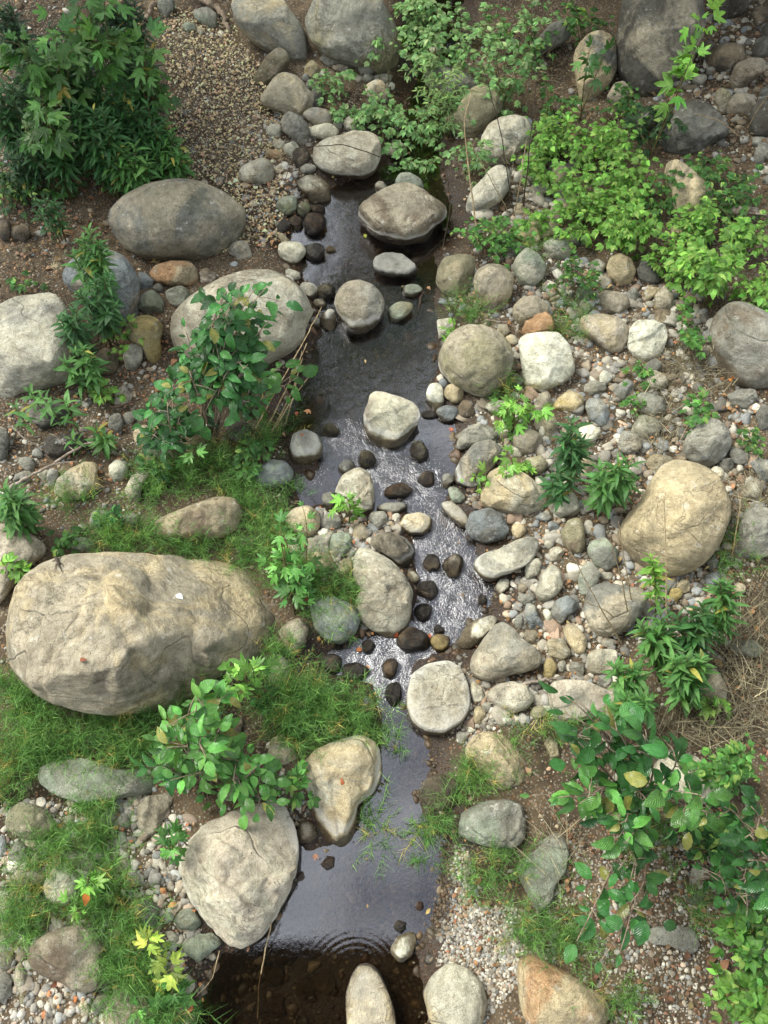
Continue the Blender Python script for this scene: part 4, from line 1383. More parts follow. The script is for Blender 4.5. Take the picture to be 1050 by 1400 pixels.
# kind, crown cx cy rx ry (photo pixels), z, leaves or stems, leaf size, colour, what it is, label
PLANTS = [
 ('syc', 45, 55, 62, 45, 1.1, 130, .17, SYC, 'sycamore sapling', 'sycamore sapling with broad lobed leaves deepest in the shaded bank'),
 ('syc', 125, 25, 70, 32, 1.2, 110, .16, SYC, 'sycamore sapling', 'sycamore branchlet with lobed leaves at the upper edge of the shaded thicket'),
 ('syc', 185, 62, 42, 30, 1.0, 46, .16, SYC, 'sycamore sapling', 'sycamore sprig with drooping lobed leaves over the gravel path'),
 ('syc', 38, 152, 40, 38, .8, 50, .17, SYC, 'sycamore sapling', 'sycamore sapling with a few yellow leaves at the outer edge of the thicket'),
 ('syc', 218, 120, 30, 24, .6, 16, .15, SYC, 'sycamore sapling', 'lone pair of pale lobed leaves reaching over the gravel path'),
 ('mug', 95, 100, 40, 40, .8, 9, .15, MUG, 'mugwort', 'dark mugwort clump in the middle of the shaded thicket'),
 ('mug', 178, 95, 40, 40, .7, 9, .15, MUG, 'mugwort', 'mugwort clump under the drooping sycamore sprig'),
 ('mug', 130, 170, 44, 42, .7, 11, .15, MUG, 'mugwort', 'dense dark mugwort clump with slender leaves in front of the thicket'),
 ('mug', 200, 165, 42, 38, .6, 11, .14, MUG, 'mugwort', 'mugwort clump spilling onto the edge of the gravel path'),
 ('mug', 172, 215, 38, 34, .5, 9, .14, MUG2, 'mugwort', 'bright mugwort clump just above the blackened path boulder'),
 ('mug', 222, 200, 34, 42, .45, 9, .14, MUG2, 'mugwort', 'light green mugwort at the path corner beside the blackened path boulder'),
 ('mug', 62, 200, 44, 36, .5, 7, .14, MUG, 'mugwort', 'sparse mugwort low in the shade at the outer thicket edge'),
 ('mug', 30, 110, 40, 36, .7, 9, .15, MUG, 'mugwort', 'mugwort clump behind the sycamore sapling with yellow leaves'),
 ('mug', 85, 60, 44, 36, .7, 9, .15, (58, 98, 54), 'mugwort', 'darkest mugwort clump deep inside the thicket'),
 ('mug', 150, 130, 44, 38, .7, 10, .15, MUG, 'mugwort', 'mugwort clump at the heart of the thicket near the path'),
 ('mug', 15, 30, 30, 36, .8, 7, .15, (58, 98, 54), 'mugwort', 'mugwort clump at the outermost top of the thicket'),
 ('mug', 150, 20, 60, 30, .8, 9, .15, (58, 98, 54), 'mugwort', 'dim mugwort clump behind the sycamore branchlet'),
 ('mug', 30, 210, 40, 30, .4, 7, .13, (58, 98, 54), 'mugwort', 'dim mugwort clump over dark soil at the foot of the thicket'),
 ('mug', 4, 150, 30, 44, .6, 8, .14, MUG, 'mugwort', 'mugwort clump hanging in from the outer edge of the thicket'),
 ('tri', 12, 245, 40, 40, .3, 110, .09, (66, 108, 50), 'vine', 'leafy vine at the outer foot of the thicket'),
 ('tri', 945, 300, 40, 26, .3, 140, .085, BRAM, 'bramble', 'bramble filling the gap beside the tan and black boulder'),
 ('tri', 1045, 385, 30, 30, .4, 110, .09, BRAM, 'bramble', 'bramble above the far corner of the brown flanked boulder'),
 ('tri', 735, 215, 30, 40, .3, 120, .085, BRAM, 'bramble', 'bramble edge beside the pale pile top stone'),
 ('tri', 90, 195, 60, 40, .4, 150, .09, (66, 108, 50), 'vine', 'leafy vine filling the lower middle of the thicket'),
 ('tri', 55, 250, 60, 26, .2, 90, .09, BRAM2, 'vine', 'sparse three leaved vine trailing over dark soil below the thicket'),
 ('tri', 120, 232, 42, 24, .2, 60, .09, BRAM2, 'vine', 'small vine between the thicket and the blackened path boulder'),
 ('mug', 66, 288, 20, 24, .35, 3, .11, MUG, 'mugwort', 'single young mugwort on bare soil below the thicket'),
 ('mug', 120, 335, 34, 42, .75, 5, .13, MUG2, 'mugwort', 'tall mugwort rising in front of the blue grey dome', (150, 440)),
 ('mug', 135, 400, 34, 48, .6, 6, .13, MUG, 'mugwort', 'dark mugwort with yellowing lower leaves between the pitted boulder and the dome', (150, 470)),
 ('mug', 90, 420, 18, 36, .6, 3, .13, MUG, 'mugwort', 'leaning mugwort stem against the pitted flat boulder', (120, 500)),
 ('mug', 108, 495, 34, 30, .35, 5, .13, MUG2, 'mugwort', 'bright mugwort cluster at the edge of the pitted flat boulder'),
 ('mug', 20, 556, 20, 18, .35, 1, .13, MUG2, 'mugwort', 'star shaped mugwort rosette under the ledge of the pitted boulder'),
 ('mug', 75, 546, 26, 22, .4, 2, .13, MUG2, 'mugwort', 'double mugwort rosette beside the dark slab in the hollow'),
 ('mug', 40, 534, 16, 14, .35, 1, .11, MUG2, 'mugwort', 'smallest mugwort rosette under the ledge of the pitted boulder'),
 ('mug', 118, 595, 42, 18, .2, 4, .12, MUG2, 'mugwort', 'low spray of lance leaves over the dark log rock'),
 ('mug', 18, 690, 24, 46, .4, 7, .14, MUG2, 'mugwort', 'mugwort clump above the pinkish tan boulder'),
 ('tri', 25, 385, 28, 20, .15, 26, .09, BRAM2, 'vine', 'small vine creeping over the upper rim of the pitted flat boulder'),
 ('tri', 145, 540, 18, 14, .2, 16, .09, BRAM, 'bramble', 'bramble sprig beside the pinkish triangular stone'),
 ('tri', 165, 455, 18, 30, .3, 22, .09, BRAM, 'bramble', 'bramble sprig between the dark mugwort and the mustard kidney stone'),
 ('alder', 312, 420, 75, 46, 1.0, 130, .135, ALD, 'alder shrub', 'dark alder shrub in front of the large cream boulder', (285, 600)),
 ('alder', 300, 490, 82, 56, .8, 240, .135, ALD, 'alder shrub', 'dense glossy alder shrub below the large cream boulder', (290, 610)),
 ('alder', 228, 560, 34, 58, .5, 90, .13, ALD, 'alder shrub', 'lower alder shrub between bare soil and the horsetail grass', (250, 640)),
 ('alder', 394, 506, 26, 18, .5, 10, .15, ALD2, 'alder twig', 'alder twig with four broad leaves reaching over the water', (330, 560)),
 ('tri', 330, 622, 40, 26, .2, 60, .10, BRAM2, 'bramble', 'dark bramble at the shaded foot of the alder shrub'),
 ('lob', 258, 620, 22, 14, .3, 18, .09, ALD2, 'maple seedling', 'bright young lobed leaves at the foot of the alder shrub'),
 ('tri', 205, 640, 18, 26, .2, 18, .11, ALD, 'bramble', 'bramble sprig on the mossy grass rock side of the hollow'),
 ('alder', 265, 1000, 58, 66, .55, 240, .12, ALD2, 'alder seedling', 'bushy alder seedling in front of the lizard boulder', (285, 1080)),
 ('alder', 348, 1075, 44, 48, .5, 110, .12, ALD2, 'alder seedling', 'alder seedling hanging over the great pink boulder', (320, 1075)),
 ('alder', 205, 1045, 26, 18, .4, 12, .14, ALD, 'alder seedling', 'alder twig with two large dark leaves over the sunken slab', (270, 1070)),
 ('lob', 335, 925, 40, 24, .5, 36, .12, (120, 180, 62), 'sycamore seedling', 'bright sycamore seedling against the rim of the lizard boulder'),
 ('tri', 360, 955, 26, 20, .2, 30, .08, ALD, 'bramble', 'small round leaved bramble below the bright sycamore seedling'),
 ('lob', 214, 1318, 30, 40, .3, 24, .105, (172, 192, 58), 'maple seedling', 'yellow lobed maple seedling on the corner of the dark pool'),
 ('lob', 248, 1352, 18, 12, .2, 7, .10, ALD2, 'maple seedling', 'green lobed seedling beside the yellow maple seedling'),
 ('lob', 402, 715, 36, 30, .55, 34, .11, ALD2, 'sycamore sapling', 'thin sapling with lobed leaves above the gravel bar', (405, 840)),
 ('lob', 396, 800, 30, 28, .3, 26, .11, ALD2, 'sycamore sapling', 'low sapling leaves around a bare stem in horsetail grass'),
 ('lob', 467, 692, 12, 22, .25, 9, .10, BRAM, 'sycamore seedling', 'little bright seedling against the pale upright slab'),
 ('tri', 19, 775, 12, 16, .3, 9, .10, BRAM, 'bramble', 'three leaved sprig on the face of the pinkish tan boulder'),
 ('tri', 80, 733, 20, 12, .2, 14, .09, BRAM2, 'bramble', 'small sprig above the upper rim of the lizard boulder'),
 ('tri', 150, 715, 40, 14, .2, 40, .08, ALD, 'bramble', 'low bramble in the grass behind the lizard boulder'),
 ('lob', 105, 1240, 28, 14, .2, 16, .08, BRAM, 'herb', 'small herb at the upper edge of the grey brown hump'),
 ('lob', 122, 1203, 16, 10, .2, 7, .09, BRAM, 'seedling', 'two leaved seedling beside the pale greenish stone'),
 ('lob', 232, 1150, 18, 24, .25, 20, .09, ALD2, 'herb', 'bright herb between the wedge stone and the great pink boulder'),
 ('lob', 195, 1386, 16, 12, .15, 8, .1, ALD2, 'seedling', 'seedling on top of the boulder at the lower edge'),
 ('tri', 405, 1062, 22, 30, .3, 24, .09, ALD2, 'bramble', 'leaves hanging between the alder seedling and the rusty patched rock'),
 ('rose', 600, 50, 62, 46, .9, 240, .085, ROSE, 'rose shrub', 'wild rose shrub over the dark water at the head of the creek'),
 ('rose', 692, 75, 48, 78, 1.0, 190, .085, ROSE, 'rose shrub', 'tall wild rose shrub beside the tilted oval boulder'),
 ('rose', 522, 62, 24, 52, .8, 50, .085, ROSE, 'rose shrub', 'wild rose sprig in front of the huge head boulder'),
 ('rose', 570, 20, 50, 34, .5, 300, .085, ROSE, 'rose shrub', 'wild rose mat over the black water at the very top'),
 ('rose', 655, 30, 52, 34, .5, 150, .085, ROSE, 'rose shrub', 'wild rose thicket between the dark water and the tall rose shrub'),
 ('rose', 650, 120, 50, 50, .5, 140, .085, ROSE, 'rose shrub', 'wild rose sprays in front of the shrub hidden boulder'),
 ('rose', 455, 112, 36, 22, .3, 70, .085, ROSE, 'rose shrub', 'wild rose tip reaching the tan angular path boulder'),
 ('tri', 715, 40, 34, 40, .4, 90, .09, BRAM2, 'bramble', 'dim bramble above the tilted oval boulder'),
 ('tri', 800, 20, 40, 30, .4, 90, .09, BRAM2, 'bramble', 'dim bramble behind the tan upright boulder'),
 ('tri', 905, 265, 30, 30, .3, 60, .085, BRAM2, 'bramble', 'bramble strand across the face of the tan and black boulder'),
 ('rose', 490, 138, 56, 32, .4, 160, .085, ROSE, 'rose shrub', 'low wild rose mat below the huge head boulder'),
 ('rose', 566, 168, 60, 42, .45, 180, .085, ROSE, 'rose shrub', 'wild rose mat spanning the upper creek'),
 ('fine', 612, 108, 46, 60, .7, 420, .05, (142, 176, 92), 'willow shrub', 'feathery light green shrub in front of the shrub hidden boulder'),
 ('rose', 648, 205, 52, 40, .5, 110, .08, ROSE, 'rose shrub', 'wild rose sprays hanging below the olive cane boulder'),
 ('rose', 560, 218, 60, 22, .3, 90, .08, ROSE, 'rose shrub', 'rose sprays just above the rusty crowned boulder'),
 ('fine', 600, 150, 30, 44, .5, 200, .05, (122, 162, 86), 'willow shrub', 'feathery shrub hanging between the rose mat and the olive cane boulder'),
 ('rose', 735, 18, 40, 34, .9, 70, .08, ROSE, 'rose shrub', 'topmost wild rose spray against the dark bank'),
 ('tri', 770, 185, 38, 46, .35, 240, .085, BRAM, 'bramble', 'bright bramble below the tan upright boulder'),
 ('tri', 826, 190, 44, 40, .4, 250, .085, BRAM, 'bramble', 'bright bramble below the giant dark boulder'),
 ('tri', 872, 235, 46, 40, .4, 260, .085, BRAM, 'bramble', 'bright bramble between the dark humped boulder and the pale pile'),
 ('tri', 805, 255, 44, 30, .35, 200, .085, BRAM, 'bramble', 'bright bramble in the middle of the bramble patch'),
 ('tri', 800, 295, 50, 28, .3, 220, .085, BRAM, 'bramble', 'bramble at the creek side of the patch near the mustard bramble stone'),
 ('tri', 862, 305, 54, 34, .35, 270, .085, BRAM, 'bramble', 'bramble against the lower part of the tan and black boulder'),
 ('tri', 925, 340, 48, 26, .3, 200, .085, BRAM, 'bramble', 'bramble below the tan and black boulder'),
 ('tri', 995, 362, 54, 38, .55, 260, .10, BRAM, 'bramble', 'large leaved bramble over the brown flanked boulder'),
 ('tri', 1025, 318, 36, 30, .4, 120, .09, BRAM, 'bramble', 'bramble beside the driftwood log at the picture edge'),
 ('tri', 968, 235, 46, 34, .35, 170, .085, BRAM2, 'bramble', 'darker bramble below the dark humped boulder'),
 ('tri', 1005, 270, 34, 36, .3, 110, .085, BRAM2, 'bramble', 'darker bramble above the driftwood log'),
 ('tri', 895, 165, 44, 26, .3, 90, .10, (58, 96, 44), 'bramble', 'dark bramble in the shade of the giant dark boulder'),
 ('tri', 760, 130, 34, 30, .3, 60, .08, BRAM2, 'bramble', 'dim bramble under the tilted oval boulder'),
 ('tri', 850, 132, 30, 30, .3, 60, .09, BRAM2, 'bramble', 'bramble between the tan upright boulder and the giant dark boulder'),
 ('tri', 740, 290, 32, 18, .25, 70, .085, BRAM, 'bramble', 'bramble tongue beside the pale pile of stones'),
 ('lob', 938, 75, 16, 34, 1.0, 14, .15, (132, 190, 60), 'sycamore sprig', 'bright sycamore sprig hanging in front of the giant dark boulder'),
 ('lob', 968, 14, 20, 12, 1.0, 7, .15, (132, 190, 60), 'sycamore sprig', 'topmost bright sycamore leaves against the black boulder'),
 ('lob', 815, 66, 26, 22, .7, 14, .14, (82, 128, 58), 'sycamore sprig', 'sycamore sprig across the tan upright boulder'),
 ('tri', 682, 318, 44, 28, .25, 190, .075, ALD2, 'bramble', 'leafy herb patch beside the rusty crowned boulder'),
 ('tri', 788, 372, 26, 34, .35, 110, .06, BRAM2, 'herb', 'dark small leaved herb beside the pale green boulder'),
 ('tri', 942, 450, 18, 40, .25, 60, .085, ALD2, 'bramble', 'bramble strand beside the white cube'),
 ('tri', 888, 500, 18, 18, .15, 14, .08, ALD2, 'bramble', 'bramble sprout among litter below the white cube'),
 ('lob', 704, 560, 44, 30, .25, 60, .095, BRAM, 'herb', 'bright broad leaved herb below the large white block'),
 ('tri', 862, 560, 24, 24, .15, 30, .08, ALD2, 'bramble', 'bramble sprout beside the grey squared stone'),
 ('tri', 952, 555, 26, 26, .3, 40, .085, ALD2, 'bramble', 'bramble sprout in dry grass above the light blue grey boulder'),
 ('tri', 1020, 600, 24, 26, .2, 40, .07, BRAM2, 'bramble', 'bramble sprout on the rubble under the brown flanked boulder'),
 ('lob', 712, 632, 40, 20, .2, 28, .085, BRAM, 'herb', 'bright sprigs behind the pale ridged stone'),
 ('lob', 660, 645, 22, 14, .25, 12, .08, BRAM, 'herb', 'little sprig growing on the craggy riffle rock'),
 ('lob', 620, 455, 24, 20, .2, 16, .09, BRAM, 'herb', 'little bright sprig over the upper edge of the large olive dome'),
 ('mug', 784, 600, 26, 44, .5, 3, .14, MUG, 'mugwort', 'tall mugwort below the mustard wedge', (782, 660)),
 ('mug', 842, 645, 40, 56, .5, 6, .14, MUG2, 'mugwort', 'broad mugwort beside the sandy boulder'),
 ('mug', 770, 655, 22, 34, .3, 3, .13, MUG, 'mugwort', 'short mugwort bankward of the pale ridged stone'),
 ('mug', 884, 764, 18, 26, .5, 2, .11, BRAM, 'mugwort', 'pale mugwort tip in front of the sandy boulder', (895, 840)),
 ('mug', 888, 840, 30, 44, .5, 4, .13, MUG2, 'mugwort', 'mugwort below the stalk crossed boulder', (900, 930)),
 ('mug', 945, 845, 28, 46, .45, 4, .14, MUG, 'mugwort', 'dark mugwort under the sandy boulder', (935, 930)),
 ('mug', 982, 818, 26, 40, .45, 4, .12, MUG2, 'mugwort', 'bright mugwort at the edge of the dry grass under the sandy boulder', (975, 890)),
 ('mug', 855, 915, 26, 34, .4, 4, .12, MUG2, 'mugwort', 'mugwort beside the pinkish grey slab', (870, 960)),
 ('mug', 938, 912, 34, 42, .45, 6, .13, MUG2, 'mugwort', 'mugwort clump with yellowing tips near the dry grass', (935, 970)),
 ('mug', 870, 965, 32, 28, .5, 5, .12, MUG2, 'mugwort', 'mugwort tips rising out of the big alder bush'),
 ('tri', 975, 965, 18, 22, .2, 16, .09, BRAM, 'herb', 'herb sprig in the dry grass'),
 ('alder', 775, 958, 24, 40, 1.3, 14, .19, ALD, 'alder branch', 'alder branch with three big leaves over the pinkish grey slab', (850, 1090)),
 ('alder', 830, 1000, 58, 42, 1.2, 46, .17, ALD, 'alder branch', 'upper crown of the big alder bush in the lower bank', (860, 1090)),
 ('alder', 885, 1020, 40, 36, 1.2, 36, .19, ALD, 'alder branch', 'alder branch with the broadest leaves over the alder hidden boulder', (870, 1090)),
 ('alder', 757, 1085, 44, 40, 1.1, 52, .15, ALD2, 'alder branch', 'alder branch reaching over the split slab', (850, 1090)),
 ('alder', 850, 1090, 50, 46, .9, 80, .15, ALD, 'alder branch', 'dark inner branch of the big alder bush', (860, 1100)),
 ('alder', 940, 1085, 46, 60, 1.2, 60, .17, ALD2, 'alder branch', 'alder branch with pale ribbed leaves at the bankward side', (900, 1110)),
 ('alder', 862, 1140, 28, 34, 1.0, 16, .17, ALD2, 'alder branch', 'hanging alder branch above the gravel patch', (865, 1110)),
 ('alder', 845, 1205, 30, 34, .8, 22, .15, ALD, 'alder branch', 'lower hanging alder branch above the gravel patch', (870, 1130)),
 ('alder', 835, 1285, 50, 48, .8, 34, .16, ALD, 'alder branch', 'lowest alder branch hanging over the warm tan corner boulder', (870, 1140)),
 ('alder', 1020, 1120, 34, 40, 1.0, 60, .15, ALD, 'alder shrub', 'alder shrub at the bank edge beside the big alder bush', (1020, 1160)),
 ('alder', 1000, 1195, 42, 46, .7, 110, .13, ALD, 'alder shrub', 'dark round leaved shrub above the lower bank corner'),
 ('alder', 1042, 1190, 20, 40, 1.2, 14, .21, ALD, 'alder branch', 'alder leaves of the largest size at the bank edge', (1045, 1220)),
 ('tri', 1030, 1280, 28, 56, .5, 150, .09, (92, 150, 48), 'bramble', 'bright bush at the lower bank edge'),
 ('tri', 1030, 1375, 30, 34, .4, 110, .10, (110, 164, 52), 'bramble', 'bright bush in the lower bank corner'),
 ('tri', 1012, 1052, 40, 28, .5, 120, .09, ALD2, 'bramble', 'leafy bush below the dry grass at the bank edge'),
 ('tri', 965, 1150, 34, 30, .4, 80, .09, ALD, 'bramble', 'shaded bush under the pale ribbed alder leaves'),
]
for row in PLANTS:
    k, cx, cy, rx, ry, z, n, sz, col, what, lb = row[:11]
    base = row[11] if len(row) > 11 else None
    nm = what.replace(' ', '_')
    if k == 'mug':
        o = mugwort(nm, cx, cy, rx, ry, z, int(n * 1.5 + .6) if n > 2 else n, sz * .92, col, (196, 186, 70), 0.02, base)
    elif k == 'alder':
        o = shrub(nm, cx, cy, rx, ry, z, int(n * (1.6 if cx < 600 and cy < 700 else 1.35 if cx < 600 else 1.15)), 'alder', sz * (.8 if cx < 600 else .66), col, M_ALDER, max(3, min(14, n // 10)), base, alt=(150, 150, 62), palt=0.07, thick=.0075)
    elif k in ('syc', 'lob'):
        o = shrub(nm, cx, cy, rx, ry, z, int(n * 1.3), 'lobed', sz * .85, col, M_LEAF, max(2, min(9, n // 9)), base, alt=(190, 170, 60) if k == 'syc' else None, palt=0.03)
    elif k == 'rose':
        o = shrub(nm, cx, cy, rx * 1.1, ry, z * .5, int(n * .95), 'tri', sz * .8, col, M_LEAF, max(4, min(12, n // 12)), base, flat=.4, alt=(168, 190, 120), palt=.15, thick=.004)
    elif k == 'fine':
        o = shrub(nm, cx, cy, rx, ry, z * .6, n, 'lance', sz * 1.3, col, M_LEAF, 12, base, thick=.003)
    else:
        o = shrub(nm, cx, cy, rx * 1.2, ry * 1.15, z * .75, int(n * 1.0), 'tri', sz * .74, col, M_LEAF, max(3, min(14, n // 12)), base, flat=0.35, alt=(160, 196, 80), palt=0.12, thick=.003)
    tag(o, lb, what, what + (' plants along the creek' if k != 'alder' else ' growth along the creek'))

# ------------------------------------------------------------------ loose cover
def px_poly(pts):
    return np.array([at(*p)[:2] for p in pts])
def px_inside(P, poly):
    return signed_dist(P, poly)

def scatter_px(pts, n):
    """n ground points inside a polygon drawn on the ground"""
    poly = px_poly(pts)
    lo, hi = poly.min(0), poly.max(0)
    out = np.zeros((0, 2))
    while len(out) < n:
        q = lo + RNG.random((n * 2, 2)) * (hi - lo)
        out = np.concatenate([out, q[signed_dist(q, poly) < 0]])
    return out[:n]

def ell(cx, cy, rx, ry, n=14):
    return [(cx + rx * math.cos(i / n * 6.283), cy + ry * math.sin(i / n * 6.283)) for i in range(n)]

# horsetail grass
GRASS = [([(200, 640), (280, 622), (335, 612), (335, 645), (345, 672), (384, 690), (380, 765), (340, 765), (338, 690), (290, 662), (222, 682), (192, 700)], 480),
         ([(120, 720), (205, 724), (330, 745), (372, 770), (340, 772), (200, 758), (128, 752)], 320),
         ([(372, 690), (385, 760), (420, 770), (470, 800), (490, 830), (470, 872), (430, 838), (380, 800), (366, 770)], 330),
         ([(0, 925), (50, 955), (150, 985), (250, 970), (292, 938), (320, 962), (225, 1050), (160, 1045), (60, 1036), (22, 1090), (0, 1100)], 1000),
         ([(382, 872), (420, 940), (500, 950), (512, 1000), (440, 1020), (410, 1010), (372, 1040), (366, 960)], 640)]
for e, n in ((ell(90, 1160, 42, 26), 120), (ell(140, 1155, 24, 34), 90), (ell(150, 1225, 28, 34), 120), (ell(60, 1262, 56, 20), 130), (ell(172, 1292, 30, 44), 180),
             (ell(180, 1345, 34, 30), 130), (ell(235, 1388, 40, 22), 110), (ell(130, 1105, 34, 14), 70), (ell(40, 1210, 30, 20), 60), (ell(508, 1128, 13, 15), 26),
             (ell(590, 1130, 28, 16), 42), (ell(585, 1178, 11, 6), 12), (ell(620, 1110, 9, 9), 14), (ell(535, 1012, 13, 16), 18), (ell(655, 1066, 36, 22), 80),
             (ell(655, 1190, 30, 26), 60), (ell(740, 1282, 50, 28), 130), (ell(705, 1190, 24, 24), 30), (ell(722, 1000, 46, 12), 40), (ell(460, 812, 28, 22), 60),
             (ell(642, 430, 26, 16), 50), (ell(695, 530, 18, 30), 50), (ell(775, 440, 18, 28), 60), (ell(100, 680, 26, 16), 40), (ell(400, 668, 12, 16), 14),
             (ell(362, 600, 24, 16), 60), (ell(875, 1140, 60, 40), 60), (ell(700, 820, 20, 12), 0), (ell(935, 1235, 30, 18), 25), (ell(860, 1350, 40, 22), 40),
             (ell(1010, 760, 36, 60), 50), (ell(740, 340, 20, 40), 30)):
    GRASS.append((e, n))
gp, gd, gl, gc, gw = [], [], [], [], []
for pts, n in GRASS:
    if not n:
        continue
    n = int(n * 1.1)
    cen = scatter_px(pts, max(3, n // 9))
    for ti in range(n):
        cx_, cy_ = cen[RNG.integers(0, len(cen))]
        off = RNG.normal(size=2) * 0.038
        x, y = cx_ + off[0], cy_ + off[1]
        h0 = float(height(x, y)[0])
        z0 = max(h0, -0.02)
        H = RNG.uniform(0.08, 0.25)
        lean = RNG.normal(size=2) * 0.25 + off * 7
        tip = np.array([x + lean[0] * H, y + lean[1] * H, z0 + H])
        b = np.array([x, y, z0 - 0.01])
        hue = RNG.random()
        base_c = np.array((124, 162, 82)) * (1 - hue) + np.array((76, 118, 56)) * hue
        if RNG.random() < 0.07:
            base_c = np.array((176, 160, 90))
        dv = tip - b
        if ti % 2:
          gp.append(b); gd.append(dv / np.linalg.norm(dv)); gl.append(H * 1.25); gc.append(base_c * 1.12); gw.append(1.25)
        for w in range(5 if ti % 4 else 0):
            t = 0.15 + 0.85 * w / 4
            c = b * (1 - t) + tip * t
            L = H * 0.62 * (1.1 - 0.6 * t)
            a0 = RNG.random() * 6.28
            for m in range(4):
                a = a0 + m * 1.571 + RNG.normal() * 0.3
                d = np.array([math.cos(a), math.sin(a), RNG.uniform(0.5, 1.3)]) + np.array([off[0], off[1], 0]) * 9
                gp.append(c); gd.append(d / np.linalg.norm(d)); gl.append(L * RNG.uniform(0.6, 1.3)); gc.append(base_c); gw.append(1.0)
gp, gd, gl, gc = np.array(gp), np.array(gd), np.array(gl), np.array(gc)

def blades(name, p, d, L, col, width, mat, droop=0.25):
    n = len(p)
    s = unit(np.cross(d, RNG.normal(size=(n, 3))))
    t = np.array([0, 0.5, 1.0])
    rows = []
    for ti in t:
        c = p + d * (L * ti)[:, None] + np.array([0, 0, -1.0]) * (droop * L * ti * ti)[:, None]
        w = np.asarray(width).reshape(-1, 1) * (1.0 - 0.85 * ti)
        rows += [c - s * w, c + s * w]
    V = np.stack(rows, 1).reshape(-1, 3)
    o = (np.arange(n) * 6)[:, None]
    F = np.concatenate([o + np.array([[0, 1, 3, 2]]), o + np.array([[2, 3, 5, 4]])])
    return np_mesh(name, V, F, np.repeat(col, 6, 0), np.tile(np.array([(0.2, 0.5)] * 6), (n, 1)))
gcol = np.clip(lin(gc) * np.exp(RNG.normal(0, 0.3, (len(gc), 1))) * 0.95, 0, 1)
o = link('horsetail_grass', blades('horsetail_grass', gp, gd, gl, gcol, 0.0017 * np.array(gw), M_GRASS), M_GRASS)
o['kind'] = 'stuff'

# dry grass on the bank
dp, dd, dl = [], [], []
for pts, n in (([(872, 522), (955, 482), (1000, 536), (945, 560), (925, 610), (900, 650), (872, 610)], 1500), ([(985, 850), (1060, 760), (1070, 1030), (960, 1010), (935, 940)], 2600),
               (ell(760, 1170, 34, 40), 260), (ell(905, 700, 20, 60), 0), (ell(930, 1010, 60, 30), 500), (ell(400, 1390, 0.1, 0.1), 0), (ell(1020, 700, 40, 50), 500),
               (ell(735, 105, 50, 40), 250), (ell(715, 245, 30, 50), 260), (ell(950, 500, 60, 30), 400)):
    if not n:
        continue
    n = int(n * .4)
    q = scatter_px(pts, n)
    z = height(q[:, 0], q[:, 1])
    up = RNG.random(n) ** 2 * 0.16
    dp.append(np.stack([q[:, 0], q[:, 1], z + up], 1))
    a = RNG.normal(1.2, 1.1, n)
    dd.append(np.stack([np.cos(a), np.sin(a), RNG.normal(0.15, 0.35, n)], 1))
    dl.append(RNG.uniform(0.12, 0.38, n))
dp, dd, dl = np.concatenate(dp), unit(np.concatenate(dd)), np.concatenate(dl)
sc = lin((126, 116, 92)) * np.exp(RNG.normal(0, 0.42, (len(dp), 1)))
o = link('dry_grass', blades('dry_grass', dp, dd, dl, sc, 0.0022, M_DRY, 0.2), M_DRY)
o['kind'] = 'stuff'

# pebbles: density drawn as discs on the ground
PEB_C = [(168, 160, 136), (150, 147, 134), (124, 122, 114), (196, 190, 168), (136, 120, 92), (172, 152, 116), (112, 106, 92), (190, 186, 168), (134, 142, 142), (156, 122, 88)]
def pebble_field(spots, name, level=2, zoff=0.0):
    V0, F0 = ICO[level]
    P, S, Cc = [], [], []
    for pts, n, lo, hi, white in spots:
        q = scatter_px(pts, n)
        P.append(np.stack([q[:, 0], q[:, 1], height(q[:, 0], q[:, 1])], 1))
        s = lo * (hi / lo) ** (RNG.random(n) ** 1.9)
        S.append(s)
        c = lin(np.array(PEB_C)[RNG.integers(0, len(PEB_C), n)])
        w = lin((214, 208, 192))
        c = c * (1 - white) + w * white
        Cc.append(c * np.exp(RNG.normal(0, 0.22, (n, 1))) * 0.88)
        Cc[-1] = Cc[-1] * .7 + Cc[-1].mean(1, keepdims=True) * np.array([.315, .3, .27])
    P, S, Cc = np.concatenate(P), np.concatenate(S), np.concatenate(Cc)
    n, m = len(P), len(V0)
    sh = S[:, None] * RNG.uniform(0.6, 1.1, (n, 3)) * np.array([1.1, 1.0, 0.62])
    a = RNG.random(n) * 6.283
    ca, sa = np.cos(a)[:, None], np.sin(a)[:, None]
    L = V0[None] * sh[:, None]
    bump = 1 + 0.26 * np.sin(V0[None] @ RNG.normal(size=(n, 3, 1)) * 2.3 + RNG.random((n, 1, 1)) * 6)
    L = L * bump
    for _ in range(4):
        nn = unit(RNG.normal(size=(n, 3)) * np.array([1, 1, .8]))
        sdot = (L * nn[:, None]).sum(-1)
        ov = np.maximum(0, sdot - sdot.max(1, keepdims=True) * RNG.uniform(.6, .9, (n, 1)))
        L = L - nn[:, None] * (ov * .9)[..., None]
    X = L[..., 0] * ca - L[..., 1] * sa
    Y = L[..., 0] * sa + L[..., 1] * ca
    W = np.stack([X, Y, L[..., 2]], -1) + P[:, None] + np.array([0, 0, 1.0]) * (S * 0.06 + zoff)[:, None, None]
    F = (F0[None] + (np.arange(n) * m)[:, None, None]).reshape(-1, 3)
    o = link(name, np_mesh(name, W.reshape(-1, 3), F, np.repeat(Cc, m, 0)), M_PEB)
    o['kind'] = 'stuff'
    return o
